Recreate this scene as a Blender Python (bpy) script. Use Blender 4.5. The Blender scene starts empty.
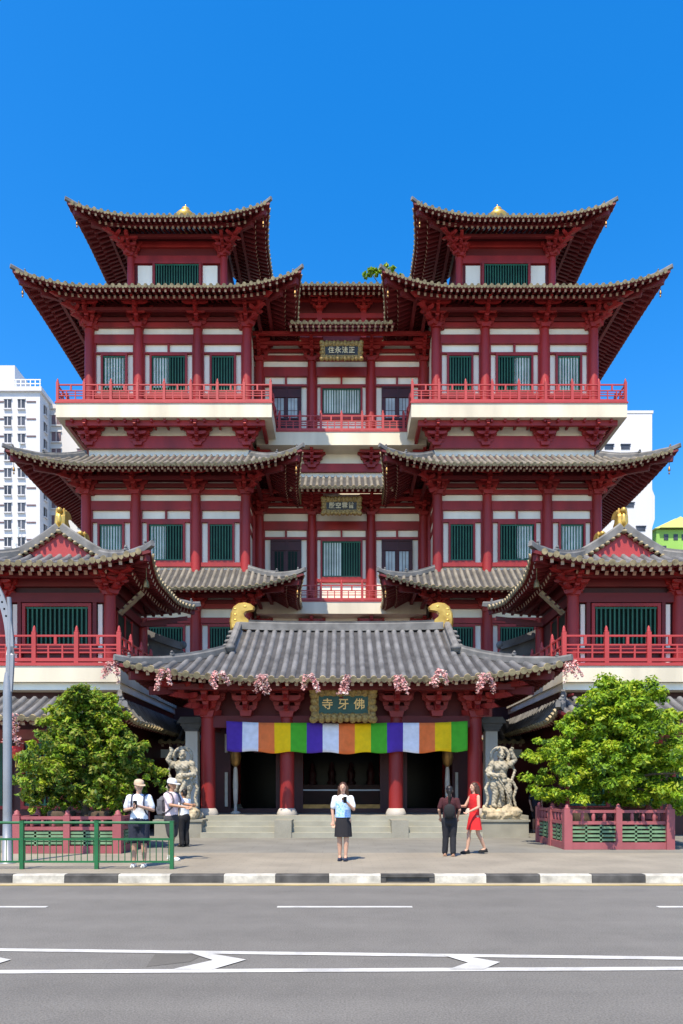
import bpy, math, random
from mathutils import Vector, Matrix, noise
PI = math.pi
rnd = random.Random(11)
scene = bpy.context.scene
COL = scene.collection
V = Vector

# ------------------------------------------------------------------ helpers
class MB:
    def __init__(s):
        s.v = []; s.f = []; s.m = []; s.sm = []
    def add(s, vs, fs, m=0, smooth=False):
        b = len(s.v)
        s.v += [tuple(p) for p in vs]
        for f in fs:
            s.f.append(tuple(i + b for i in f)); s.m.append(m); s.sm.append(smooth)
    def box(s, x0, x1, y0, y1, z0, z1, m=0):
        if x0 > x1: x0, x1 = x1, x0
        if y0 > y1: y0, y1 = y1, y0
        s.add([(x0,y0,z0),(x1,y0,z0),(x1,y1,z0),(x0,y1,z0),(x0,y0,z1),(x1,y0,z1),(x1,y1,z1),(x0,y1,z1)],
              [(0,3,2,1),(4,5,6,7),(0,1,5,4),(1,2,6,5),(2,3,7,6),(3,0,4,7)], m)
    def bar(s, a, b, w, h, m=0, mend=None, up=(0,0,1)):
        a, b = V(a), V(b); d = (b - a)
        if d.length < 1e-6: return
        d.normalize(); r = d.cross(V(up))
        if r.length < 1e-4: r = V((1,0,0))
        r.normalize(); u = r.cross(d)
        q = []
        for p in (a, b):
            for sx, sz in ((-1,-1),(1,-1),(1,1),(-1,1)):
                q.append(p + r*(sx*w/2) + u*(sz*h/2))
        s.add(q, [(0,1,5,4),(1,2,6,5),(2,3,7,6),(3,0,4,7),(4,5,6,7)], m)
        s.add(q[:4], [(3,2,1,0)], m if mend is None else mend)
    def sweep(s, pts, prof, m=0, smooth=False, cap=True, scales=None):
        # prof: list of (side, up) ; up is world z
        n = len(prof); q = []
        for i, p in enumerate(pts):
            p = V(p)
            d = V(pts[min(i+1, len(pts)-1)]) - V(pts[max(i-1, 0)])
            r = d.cross(V((0,0,1)))
            r = r.normalized() if r.length > 1e-5 else V((1,0,0))
            u = r.cross(d).normalized()
            k = scales[i] if scales else 1
            for a, b in prof: q.append(p + r*a*k + u*b*k)
        f = []
        for i in range(len(pts)-1):
            for j in range(n):
                f.append((i*n+j, i*n+(j+1) % n, (i+1)*n+(j+1) % n, (i+1)*n+j))
        s.add(q, f, m, smooth)
        if cap:
            s.add(q[:n], [tuple(range(n))[::-1]], m); s.add(q[-n:], [tuple(range(n))], m)
    def tube(s, pts, r, n=8, m=0, smooth=True, cap=True):
        rs = r if isinstance(r, (list, tuple)) else [r]*len(pts)
        q = []; ref = None
        for i, p in enumerate(pts):
            p = V(p)
            d = (V(pts[min(i+1, len(pts)-1)]) - V(pts[max(i-1, 0)])).normalized()
            if ref is None: ref = V((1,0,0)) if abs(d.x) < .8 else V((0,1,0))
            e1 = (ref - d*ref.dot(d)).normalized(); e2 = d.cross(e1); ref = e1
            for k in range(n):
                t = 2*PI*k/n
                q.append(p + (e1*math.cos(t) + e2*math.sin(t))*rs[i])
        f = []
        for i in range(len(pts)-1):
            for j in range(n):
                f.append((i*n+j, i*n+(j+1) % n, (i+1)*n+(j+1) % n, (i+1)*n+j))
        s.add(q, f, m, smooth)
        if cap:
            s.add(q[:n], [tuple(range(n))[::-1]], m); s.add(q[-n:], [tuple(range(n))], m)
    def lathe(s, prof, c=(0,0,0), n=16, m=0, smooth=True, ex=1, ey=1, fn=None):
        q = []
        for r, z in prof:
            for k in range(n):
                t = 2*PI*k/n; rr = r*(fn(t, z) if fn else 1)
                q.append((c[0]+rr*ex*math.cos(t), c[1]+rr*ey*math.sin(t), c[2]+z))
        f = []
        for i in range(len(prof)-1):
            for j in range(n):
                f.append((i*n+j, i*n+(j+1) % n, (i+1)*n+(j+1) % n, (i+1)*n+j))
        s.add(q, f, m, smooth)
        s.add(q[:n], [tuple(range(n))[::-1]], m); s.add(q[-n:], [tuple(range(n))], m)
    def ell(s, c, r, n=12, k=8, m=0, rot=None):
        q = []; 
        for i in range(k+1):
            a = -PI/2 + PI*i/k
            ca = max(math.cos(a), 1e-3)
            for j in range(n):
                t = 2*PI*j/n
                p = V((r[0]*ca*math.cos(t), r[1]*ca*math.sin(t), r[2]*math.sin(a)))
                if rot: p = rot @ p
                q.append(V(c)+p)
        f = []
        for i in range(k):
            for j in range(n):
                f.append((i*n+j, i*n+(j+1) % n, (i+1)*n+(j+1) % n, (i+1)*n+j))
        f.append(tuple(range(n))[::-1]); f.append(tuple(range(k*n, k*n+n)))
        s.add(q, f, m, True)
    def cap(s, a, b, ra, rb, n=12, m=0):
        a, b = V(a), V(b); d = (b-a); L = d.length; d = d/L if L > 1e-6 else V((0,0,1))
        pts = []; rs = []
        for t in (-1, -.86, -.5): pts.append(a + d*ra*t); rs.append(ra*math.sqrt(max(1-t*t, .02)))
        for t in (0, .33, .66, 1): pts.append(a + d*L*t); rs.append(ra + (rb-ra)*t)
        for t in (.5, .86, 1): pts.append(b + d*rb*t); rs.append(rb*math.sqrt(max(1-t*t, .02)))
        s.tube(pts, rs, n, m)
    def prism(s, poly, y0, y1, m=0, axis='y', bev=0.0):
        n = len(poly)
        cx = sum(p[0] for p in poly)/n; cz = sum(p[1] for p in poly)/n
        def P(p, y): return (p[0], y, p[1]) if axis == 'y' else ((y, p[0], p[1]) if axis == 'x' else (p[0], p[1], y))
        if bev > 0:
            sh = [(cx+(p[0]-cx)*(1-bev), cz+(p[1]-cz)*(1-bev)) for p in poly]
            dy = (y1-y0)*.22
            lay = [(sh, y0), (poly, y0+dy), (poly, y1-dy), (sh, y1)]
        else: lay = [(poly, y0), (poly, y1)]
        q = [P(p, y) for pl, y in lay for p in pl]
        f = []
        for i in range(len(lay)-1):
            for j in range(n):
                f.append((i*n+j, i*n+(j+1) % n, (i+1)*n+(j+1) % n, (i+1)*n+j))
        f.append(tuple(range(n))[::-1]); f.append(tuple(range((len(lay)-1)*n, len(lay)*n)))
        s.add(q, f, m)
    def grid(s, fn, nu, nv, m=0, smooth=True):
        q = [fn(i/nu, j/nv) for j in range(nv+1) for i in range(nu+1)]
        f = [(j*(nu+1)+i, j*(nu+1)+i+1, (j+1)*(nu+1)+i+1, (j+1)*(nu+1)+i) for j in range(nv) for i in range(nu)]
        s.add(q, f, m, smooth)
    def mesh(s, name, mats):
        me = bpy.data.meshes.new(name)
        me.from_pydata(s.v, [], s.f)
        for mt in (mats if isinstance(mats, (list, tuple)) else [mats]): me.materials.append(mt)
        me.polygons.foreach_set('material_index', s.m)
        me.polygons.foreach_set('use_smooth', s.sm)
        me.update()
        return me
    def build(s, name, mats, parent=None):
        o = bpy.data.objects.new(name, s.mesh(name, mats)); COL.objects.link(o)
        if parent: adopt(o, parent)
        return o

def worldloc(o):
    p = V(o.location)
    if o.parent: p = o.matrix_parent_inverse @ p; return PW[o.parent.name] @ p
    return p
PW = {}
def adopt(o, parent):
    # children are modelled in world coordinates; the root may sit anywhere and be turned
    o.parent = parent
    o.matrix_parent_inverse = WM(parent).inverted()
def WM(o):
    m = Matrix.LocRotScale(o.location, o.rotation_euler, o.scale)
    if o.parent: m = WM(o.parent) @ o.matrix_parent_inverse @ m
    return m
def empty(name, loc):
    o = bpy.data.objects.new(name, None); o.location = loc; COL.objects.link(o); return o
def tag(o, label, cat, group=None):
    o['label'] = label; o['category'] = cat
    if group: o['group'] = group
    return o
def structure(o): o['kind'] = 'structure'; return o

def remesh(mb, name, mat, voxel, parent=None, smooth=2, disp=None, mats_fn=None):
    o = mb.build('tmp', mat)
    md = o.modifiers.new('r', 'REMESH'); md.mode = 'VOXEL'; md.voxel_size = voxel; md.use_smooth_shade = True
    if smooth:
        sm = o.modifiers.new('s', 'SMOOTH'); sm.factor = .5; sm.iterations = smooth
    dg = bpy.context.evaluated_depsgraph_get()
    me = bpy.data.meshes.new_from_object(o.evaluated_get(dg))
    me.name = name
    bpy.data.objects.remove(o)
    if disp:
        new = [v.co + disp(v.co.copy(), v.normal.copy()) for v in me.vertices]
        me.vertices.foreach_set('co', [c for p in new for c in p])
    me.materials.clear()
    for mt in (mat if isinstance(mat, (list, tuple)) else [mat]): me.materials.append(mt)
    for p in me.polygons: p.use_smooth = True
    if mats_fn:
        for p in me.polygons: p.material_index = mats_fn(p.center)
    no = bpy.data.objects.new(name, me); COL.objects.link(no)
    if parent: adopt(no, parent)
    return no

# ------------------------------------------------------------------ materials
def mat(name, col, rough=.6, var=.12, scale=1.5, bump=0.0, bscale=30, metal=0, col2=None, spec=.4, streak=0, fine=0.0, trans=0.0):
    m = bpy.data.materials.new(name); m.use_nodes = True
    nt = m.node_tree; N = nt.nodes; L = nt.links
    b = N['Principled BSDF']
    b.inputs['Roughness'].default_value = rough; b.inputs['Metallic'].default_value = metal
    b.inputs['Specular IOR Level'].default_value = spec
    g = N.new('ShaderNodeNewGeometry')
    mp = N.new('ShaderNodeMapping'); L.new(g.outputs['Position'], mp.inputs['Vector'])
    if streak: mp.inputs['Scale'].default_value = (1, 1, 1.0/streak)
    n = N.new('ShaderNodeTexNoise'); n.inputs['Scale'].default_value = scale; n.inputs['Detail'].default_value = 5
    L.new(mp.outputs[0], n.inputs['Vector'])
    r = N.new('ShaderNodeValToRGB')
    c2 = col2 or tuple(c*(1-var*1.6) for c in col)
    c1 = tuple(min(c*(1+var*.6), 1) for c in col)
    r.color_ramp.elements[0].color = (*c2, 1); r.color_ramp.elements[1].color = (*c1, 1)
    r.color_ramp.elements[0].position = .3; r.color_ramp.elements[1].position = .7
    L.new(n.outputs['Fac'], r.inputs[0])
    out = r.outputs[0]
    if fine:
        n3 = N.new('ShaderNodeTexNoise'); n3.inputs['Scale'].default_value = 60; n3.inputs['Detail'].default_value = 3
        L.new(g.outputs['Position'], n3.inputs['Vector'])
        mr = N.new('ShaderNodeMapRange'); mr.inputs[1].default_value = .3; mr.inputs[2].default_value = .7
        mr.inputs[3].default_value = 1-fine; mr.inputs[4].default_value = 1+fine
        L.new(n3.outputs['Fac'], mr.inputs[0])
        mx = N.new('ShaderNodeVectorMath'); mx.operation = 'SCALE'
        L.new(out, mx.inputs[0]); L.new(mr.outputs[0], mx.inputs['Scale']); out = mx.outputs[0]
    L.new(out, b.inputs['Base Color'])
    if bump:
        n2 = N.new('ShaderNodeTexNoise'); n2.inputs['Scale'].default_value = bscale; n2.inputs['Detail'].default_value = 4
        L.new(g.outputs['Position'], n2.inputs['Vector'])
        bp = N.new('ShaderNodeBump'); bp.inputs['Strength'].default_value = bump; bp.inputs['Distance'].default_value = .02
        L.new(n2.outputs['Fac'], bp.inputs['Height']); L.new(bp.outputs[0], b.inputs['Normal'])
    if trans:
        t = N.new('ShaderNodeBsdfTranslucent'); L.new(out, t.inputs[0])
        mix = N.new('ShaderNodeMixShader'); mix.inputs[0].default_value = trans
        L.new(b.outputs[0], mix.inputs[1]); L.new(t.outputs[0], mix.inputs[2])
        L.new(mix.outputs[0], N['Material Output'].inputs[0])
    return m

M = {}
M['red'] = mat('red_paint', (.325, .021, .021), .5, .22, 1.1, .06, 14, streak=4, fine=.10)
M['rail'] = mat('sunlit_red_paint', (.40, .042, .042), .5, .1, 1.2)  # same red made lighter, sunlight put into the colour of rails and gables
M['soffit'] = mat('shaded_red_paint', (.145, .0115, .014), .6, .15, .8)  # same red made darker, under-eave shade put into the colour
M['cream'] = mat('cream_plaster', (.90, .84, .71), .8, .12, .9, .03, 20, streak=3)
M['slab'] = mat('cream_slab_paint', (.66, .60, .47), .8, .15, .9, streak=5, fine=.05)
M['tile'] = mat('grey_roof_tile', (.15, .15, .152), .55, .3, 1.6, .25, 9, fine=.18)
M['tiled'] = mat('warm_roof_tile', (.195, .178, .15), .6, .3, 1.5, .25, 9, fine=.18)
M['tilepan'] = mat('dark_pan_tile', (.05, .05, .052), .65, .3, 2.5, .3, 9)  # pans darker than the rolls, shade of the gaps put into the colour
M['ridge'] = mat('grey_ridge_tile', (.16, .157, .152), .65, .3, 2.2, .3, 12)
M['gold'] = mat('gold_paint', (.66, .42, .10), .35, .25, 3, .2, 12, metal=.55, col2=(.45, .25, .05))
M['goldcap'] = mat('gilt_tile_end', (.36, .29, .165), .6, .35, 6)
M['tip'] = mat('rafter_tip_paint', (.50, .36, .26), .6, .25, 6)
M['green'] = mat('green_lattice_paint', (.010, .115, .062), .5, .2, 2)
M['glassd'] = mat('dark_window_glass', (.004, .020, .013), .45, .3, 1, spec=.12)
M['curtain'] = mat('pale_window_board', (.90, .92, .86), .7, .15, 2)
M['paleglass'] = mat('pale_lit_glass', (.40, .45, .44), .3, .3, 1.5)  # pale colour paints the door panes as lit
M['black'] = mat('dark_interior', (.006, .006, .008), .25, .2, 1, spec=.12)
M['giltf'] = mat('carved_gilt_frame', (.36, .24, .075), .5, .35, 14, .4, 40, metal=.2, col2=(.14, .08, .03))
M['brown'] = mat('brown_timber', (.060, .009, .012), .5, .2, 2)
M['bronze'] = mat('bronze_metal', (.30, .17, .06), .4, .3, 5, metal=.7)
M['white'] = mat('white_paint', (.8, .79, .76), .6, .06, 2)
M['plaqueG'] = mat('teal_plaque_board', (.010, .075, .062), .4, .2, 3)
M['plaqueD'] = mat('dark_plaque_board', (.02, .015, .012), .4, .2, 3)
M['pier'] = mat('grey_pier_plaster', (.80, .79, .74), .8, .1, 1.5, streak=3)
M['stone'] = mat('statue_stone', (.36, .335, .27), .85, .3, 5, .5, 18, col2=(.25, .22, .16))
M['rock'] = mat('rock_base_stone', (.44, .38, .27), .9, .35, 4, .7, 10, col2=(.22, .17, .10))
M['granite'] = mat('grey_granite', (.26, .25, .205), .7, .12, 2, .1, 40, fine=.1)
M['step'] = mat('pale_step_granite', (.30, .295, .24), .7, .12, 1.5, .1, 40, fine=.1)
M['plinth'] = mat('white_plinth_stone', (.48, .44, .39), .7, .15, 3)
M['pink'] = mat('pink_planter_paint', (.32, .085, .095), .6, .14, 2, streak=2)
M['slatgreen'] = mat('green_slat_paint', (.15, .27, .15), .6, .2, 4)
M['fence'] = mat('green_fence_paint', (.010, .125, .045), .4, .15, 3)
M['galv'] = mat('galvanised_steel', (.30, .31, .33), .5, .1, 2, metal=.5)
M['bark'] = mat('tree_bark', (.13, .09, .06), .9, .3, 6, .5, 20)
M['kerbw'] = mat('kerb_white_paint', (.50, .48, .42), .8, .28, 5, .1, 30, fine=.08)
M['kerbb'] = mat('kerb_black_paint', (.07, .068, .065), .7, .4, 4, .1, 30)
M['paint'] = mat('white_road_paint', (.50, .50, .48), .7, .18, 3, fine=.1)
M['paintY'] = mat('yellow_road_paint', (.55, .42, .16), .7, .2, 3)
M['gutter'] = mat('gutter_concrete', (.33, .285, .20), .85, .15, 1.5, fine=.1)
M['patch'] = mat('asphalt_patch', (.105, .099, .088), .9, .1, 2, .2, 90, fine=.15)
M['soil'] = mat('soil', (.08, .055, .035), .95, .3, 6)
M['hdb'] = mat('white_block_render', (.56, .56, .58), .85, .04, .08)
M['hdb2'] = mat('cream_block_render', (.54, .52, .50), .85, .04, .08)
M['hdbwin'] = mat('block_window_glass', (.06, .065, .08), .3, .5, .3)
M['hdbbrown'] = mat('brown_block_window', (.15, .09, .10), .5, .3, .3)
M['limegreen'] = mat('lime_green_render', (.24, .46, .10), .8, .06, .2)
M['yellowg'] = mat('yellow_roof_sheet', (.60, .64, .22), .8, .06, .2)

def ground_mats():
    # asphalt with worn lanes and aggregate
    m = mat('asphalt', (.146, .140, .128), .9, .06, .35, .5, 120, fine=.30)
    M['asphalt'] = m
    nt = m.node_tree; N = nt.nodes; L = nt.links; b = N['Principled BSDF']
    src = b.inputs['Base Color'].links[0].from_socket
    g = N.new('ShaderNodeNewGeometry'); mp = N.new('ShaderNodeMapping'); mp.inputs['Scale'].default_value = (.05, 1.1, 1)
    n = N.new('ShaderNodeTexNoise'); n.inputs['Scale'].default_value = 1.3; n.inputs['Detail'].default_value = 6
    L.new(g.outputs['Position'], mp.inputs[0]); L.new(mp.outputs[0], n.inputs['Vector'])
    n2 = N.new('ShaderNodeTexNoise'); n2.inputs['Scale'].default_value = 1.8; n2.inputs['Detail'].default_value = 8; n2.inputs['Roughness'].default_value = .7
    L.new(g.outputs['Position'], n2.inputs['Vector'])
    ad = N.new('ShaderNodeMath'); ad.operation = 'ADD'; L.new(n.outputs['Fac'], ad.inputs[0]); L.new(n2.outputs['Fac'], ad.inputs[1])
    mr = N.new('ShaderNodeMapRange'); mr.inputs[1].default_value = .7; mr.inputs[2].default_value = 1.3; mr.inputs[3].default_value = .84; mr.inputs[4].default_value = 1.12
    L.new(ad.outputs[0], mr.inputs[0])
    mx = N.new('ShaderNodeVectorMath'); mx.operation = 'SCALE'; L.new(src, mx.inputs[0]); L.new(mr.outputs[0], mx.inputs['Scale']); L.new(mx.outputs[0], b.inputs['Base Color'])
    # paving: brick pattern
    def pave(name, c1, c2, mortar, w, h, sc):
        m = bpy.data.materials.new(name); m.use_nodes = True
        nt = m.node_tree; N = nt.nodes; L = nt.links; b = N['Principled BSDF']; b.inputs['Roughness'].default_value = .85
        g = N.new('ShaderNodeNewGeometry')
        br = N.new('ShaderNodeTexBrick'); br.inputs['Color1'].default_value = (*c1, 1); br.inputs['Color2'].default_value = (*c2, 1)
        br.inputs['Mortar'].default_value = (*mortar, 1); br.inputs['Scale'].default_value = sc
        br.inputs['Mortar Size'].default_value = .012; br.inputs['Brick Width'].default_value = w; br.inputs['Row Height'].default_value = h
        L.new(g.outputs['Position'], br.inputs['Vector'])
        n = N.new('ShaderNodeTexNoise'); n.inputs['Scale'].default_value = .9; n.inputs['Detail'].default_value = 8
        L.new(g.outputs['Position'], n.inputs['Vector'])
        mr = N.new('ShaderNodeMapRange'); mr.inputs[1].default_value = .3; mr.inputs[2].default_value = .7; mr.inputs[3].default_value = .82; mr.inputs[4].default_value = 1.12
        L.new(n.outputs['Fac'], mr.inputs[0])
        mx = N.new('ShaderNodeVectorMath'); mx.operation = 'SCALE'; L.new(br.outputs[0], mx.inputs[0]); L.new(mr.outputs[0], mx.inputs['Scale'])
        L.new(mx.outputs[0], b.inputs['Base Color'])
        return m
    M['pave'] = pave('tan_pavers', (.245, .218, .17), (.235, .209, .163), (.21, .188, .15), .4, .2, 1)
    M['plaza'] = pave('grey_plaza_slabs', (.175, .17, .148), (.166, .161, .14), (.145, .14, .122), .9, .6, 1)
ground_mats()

def leafmat(name, col, tr=.42):
    return mat(name, col, .5, .22, 2.5, spec=.3, trans=tr)
M['leafA'] = leafmat('leaf_mid_green', (.18, .32, .032))
M['leafB'] = leafmat('leaf_bright_green', (.28, .47, .03))
M['leafC'] = leafmat('leaf_deep_green', (.055, .13, .018))
M['leafD'] = leafmat('leaf_olive_green', (.27, .30, .045))
M['leafE'] = leafmat('leaf_yellow_green', (.42, .52, .04))
M['petal'] = leafmat('pink_petal', (.90, .48, .47))
M['petal2'] = leafmat('pale_pink_petal', (.95, .76, .71))
M['lantern'] = mat('red_lantern_cloth', (.75, .05, .03), .5, .1, 3)
def cloth(n, c, var=.08): return mat(n, c, .85, var, 6, .15, 60)
M['skin'] = mat('skin', (.52, .30, .21), .55, .06, 8)
M['skin2'] = mat('tanned_skin', (.42, .22, .13), .55, .06, 8)
M['hair'] = mat('dark_hair', (.012, .009, .008), .45, .3, 20)
M['hairb'] = mat('brown_hair', (.07, .028, .014), .45, .3, 20)

# ------------------------------------------------------------------ camera, sun, sky
cam = bpy.data.cameras.new('camera'); camo = bpy.data.objects.new('camera', cam); COL.objects.link(camo)
camo.location = (0, 0, 1.65); camo.rotation_euler = (PI/2, 0, 0)
cam.sensor_width = 36; cam.lens = 720/1024*36; cam.shift_y = 276/1024; cam.clip_end = 3000
scene.camera = camo
SUN = V((-.19, -.52, 1.0)).normalized()
elev = math.asin(SUN.z); az = math.atan2(SUN.x, SUN.y)   # azimuth from +Y towards +X
sun = bpy.data.lights.new('sun', 'SUN'); sun.energy = 3.2; sun.angle = math.radians(.5); sun.color = (1, .94, .84)
so = bpy.data.objects.new('sun', sun); COL.objects.link(so)
so.rotation_euler = SUN.to_track_quat('Z', 'Y').to_euler(); so.location = (-20, -40, 60)
w = bpy.data.worlds.new('World'); scene.world = w; w.use_nodes = True
nt = w.node_tree; bg = nt.nodes['Background']
sky = nt.nodes.new('ShaderNodeTexSky'); sky.sky_type = 'NISHITA'; sky.sun_disc = False
sky.sun_elevation = elev; sky.sun_rotation = az; sky.altitude = 0; sky.air_density = 1.0; sky.dust_density = .65; sky.ozone_density = 3.5
hs = nt.nodes.new('ShaderNodeHueSaturation'); hs.inputs['Saturation'].default_value = 1.43; hs.inputs['Value'].default_value = 1; hs.inputs['Hue'].default_value = .506
nt.links.new(sky.outputs[0], hs.inputs['Color']); nt.links.new(hs.outputs[0], bg.inputs[0]); bg.inputs[1].default_value = .15
vs = scene.view_settings; vs.view_transform = 'Standard'; vs.look = 'None'; vs.exposure = 1.2; vs.gamma = 1
vs.use_curve_mapping = False
vs.use_white_balance = True; vs.white_balance_temperature = 7400; vs.white_balance_tint = 10
scene.cycles.max_bounces = 6; scene.cycles.diffuse_bounces = 4; scene.cycles.use_denoising = True

# ------------------------------------------------------------------ ground
GZ = .13
def sheet(name, x0, x1, y0, y1, z, m):
    b = MB(); b.add([(x0,y0,z),(x1,y0,z),(x1,y1,z),(x0,y1,z)], [(0,1,2,3)]); return structure(b.build(name, m))
sheet('ground', -900, 900, -300, 1500, -.02, M['granite'])
sheet('road', -80, 80, -8, 12.6, 0, M['asphalt'])
sheet('pavement', -80, 80, 12.66, 16.9, GZ, M['pave'])
sheet('plaza', -80, 80, 16.9, 90, GZ+.0, M['plaza'])
b = MB(); b.add([(-80,12.2,.004),(80,12.2,.004),(80,12.6,.004),(-80,12.6,.004)], [(0,1,2,3)]); structure(b.build('gutter', M['gutter']))
b = MB(); b.add([(-80,12.14,.008),(80,12.14,.008),(80,12.23,.008),(-80,12.23,.008)], [(0,1,2,3)])
structure(b.build('yellow_line', M['paintY']))
# kerb: alternating painted blocks
b = MB()
x = -1.146 - 40*1.83
i = 0
while x < 60:
    for L, k in ((.93, 1), (.90, 0)):
        x1 = x + L
        if k == 1 and abs(x - (-1.146 + 1.83)) < .3:      # gully inlet block
            b.box(x+.004, x1-.004, 12.48, 12.52, .105, .150, 1); b.box(x+.004, x1-.004, 12.52, 12.66, .0, .150, 1)
            b.box(x+.004, x+.09, 12.49, 12.52, 0, .105, 1); b.box(x1-.09, x1-.004, 12.49, 12.52, 0, .105, 1)
        else:
            z1 = .148
            prof = [(12.48, 0), (12.49, z1-.02), (12.51, z1), (12.66, z1), (12.66, 0)]
            b.prism(prof, x+.004, x1-.004, k, 'x')
        x = x1
structure(b.build('kerb', [M['kerbw'], M['kerbb']]))
# road markings
def py2Y(py): return 1.65*720/(py-788)
def strip(b, pts_top, pts_bot, z):
    n = len(pts_top)
    b.add([(p[0],p[1],z) for p in pts_bot] + [(p[0],p[1],z) for p in pts_top], [(i,i+1,n+i+1,n+i) for i in range(n-1)])
def G_(px, py): Y = py2Y(py); return ((px-341.5)*Y/720, Y)
b = MB()
# median lines, straight on the road and slowly converging to the right
def line(b, p0, p1, w, z=.006):
    a, c = V((*p0, 0)), V((*p1, 0)); d = (c-a).normalized(); n = V((-d.y, d.x, 0))*w/2
    n_ = 40; 
    for i in range(n_):
        u, v = a.lerp(c, i/n_), a.lerp(c, (i+1)/n_)
        b.add([(u.x-n.x,u.y-n.y,z),(v.x-n.x,v.y-n.y,z),(v.x+n.x,v.y+n.y,z),(u.x+n.x,u.y+n.y,z)], [(0,1,2,3)])
U0, U1 = V((*G_(0, 950.2), 0)), V((*G_(683, 958.8), 0)); W0, W1 = V((*G_(0, 972.3), 0)), V((*G_(683, 969), 0))
def ext(a, c): d = (c-a); return tuple((a-d*1.2)[:2]), tuple((c+d*1.2)[:2])
line(b, *ext(U0, U1), .125); line(b, *ext(W0, W1), .125)
mk = b
def chev(tip, a_out, a_in, mid, c_in, c_out):
    P = [G_(*p) for p in (tip, a_out, a_in, mid, c_in, c_out)]
    mk.add([(p[0], p[1], .010) for p in P], [(0,1,2,3), (0,3,4,5)])
chev((246, 960.5), (203, 953), (188, 953), (213, 961), (173, 970), (214, 970))
chev((500, 963), (460, 956), (443, 956), (468, 963.5), (449, 970), (484, 970))
chev((11, 960.5), (-30, 953), (-45, 953), (-20, 961), (-60, 970), (-20, 970))
for x0, x1 in ((-4.75-1.9, -4.08), (-.89, .98), (4.38, 6.25), (9.65, 11.5), (-10.5, -8.6)):
    mk.box(x0, x1, 9.93, 10.03, .002, .006)
structure(mk.build('road_markings', M['paint']))
b = MB(); P = [G_(*p) for p in ((155, 954.5), (204, 954.5), (190, 962), (146, 967))]
b.add([(p[0], p[1], .003) for p in P], [(3,2,1,0)]); structure(b.build('road_patch', M['patch']))

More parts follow.
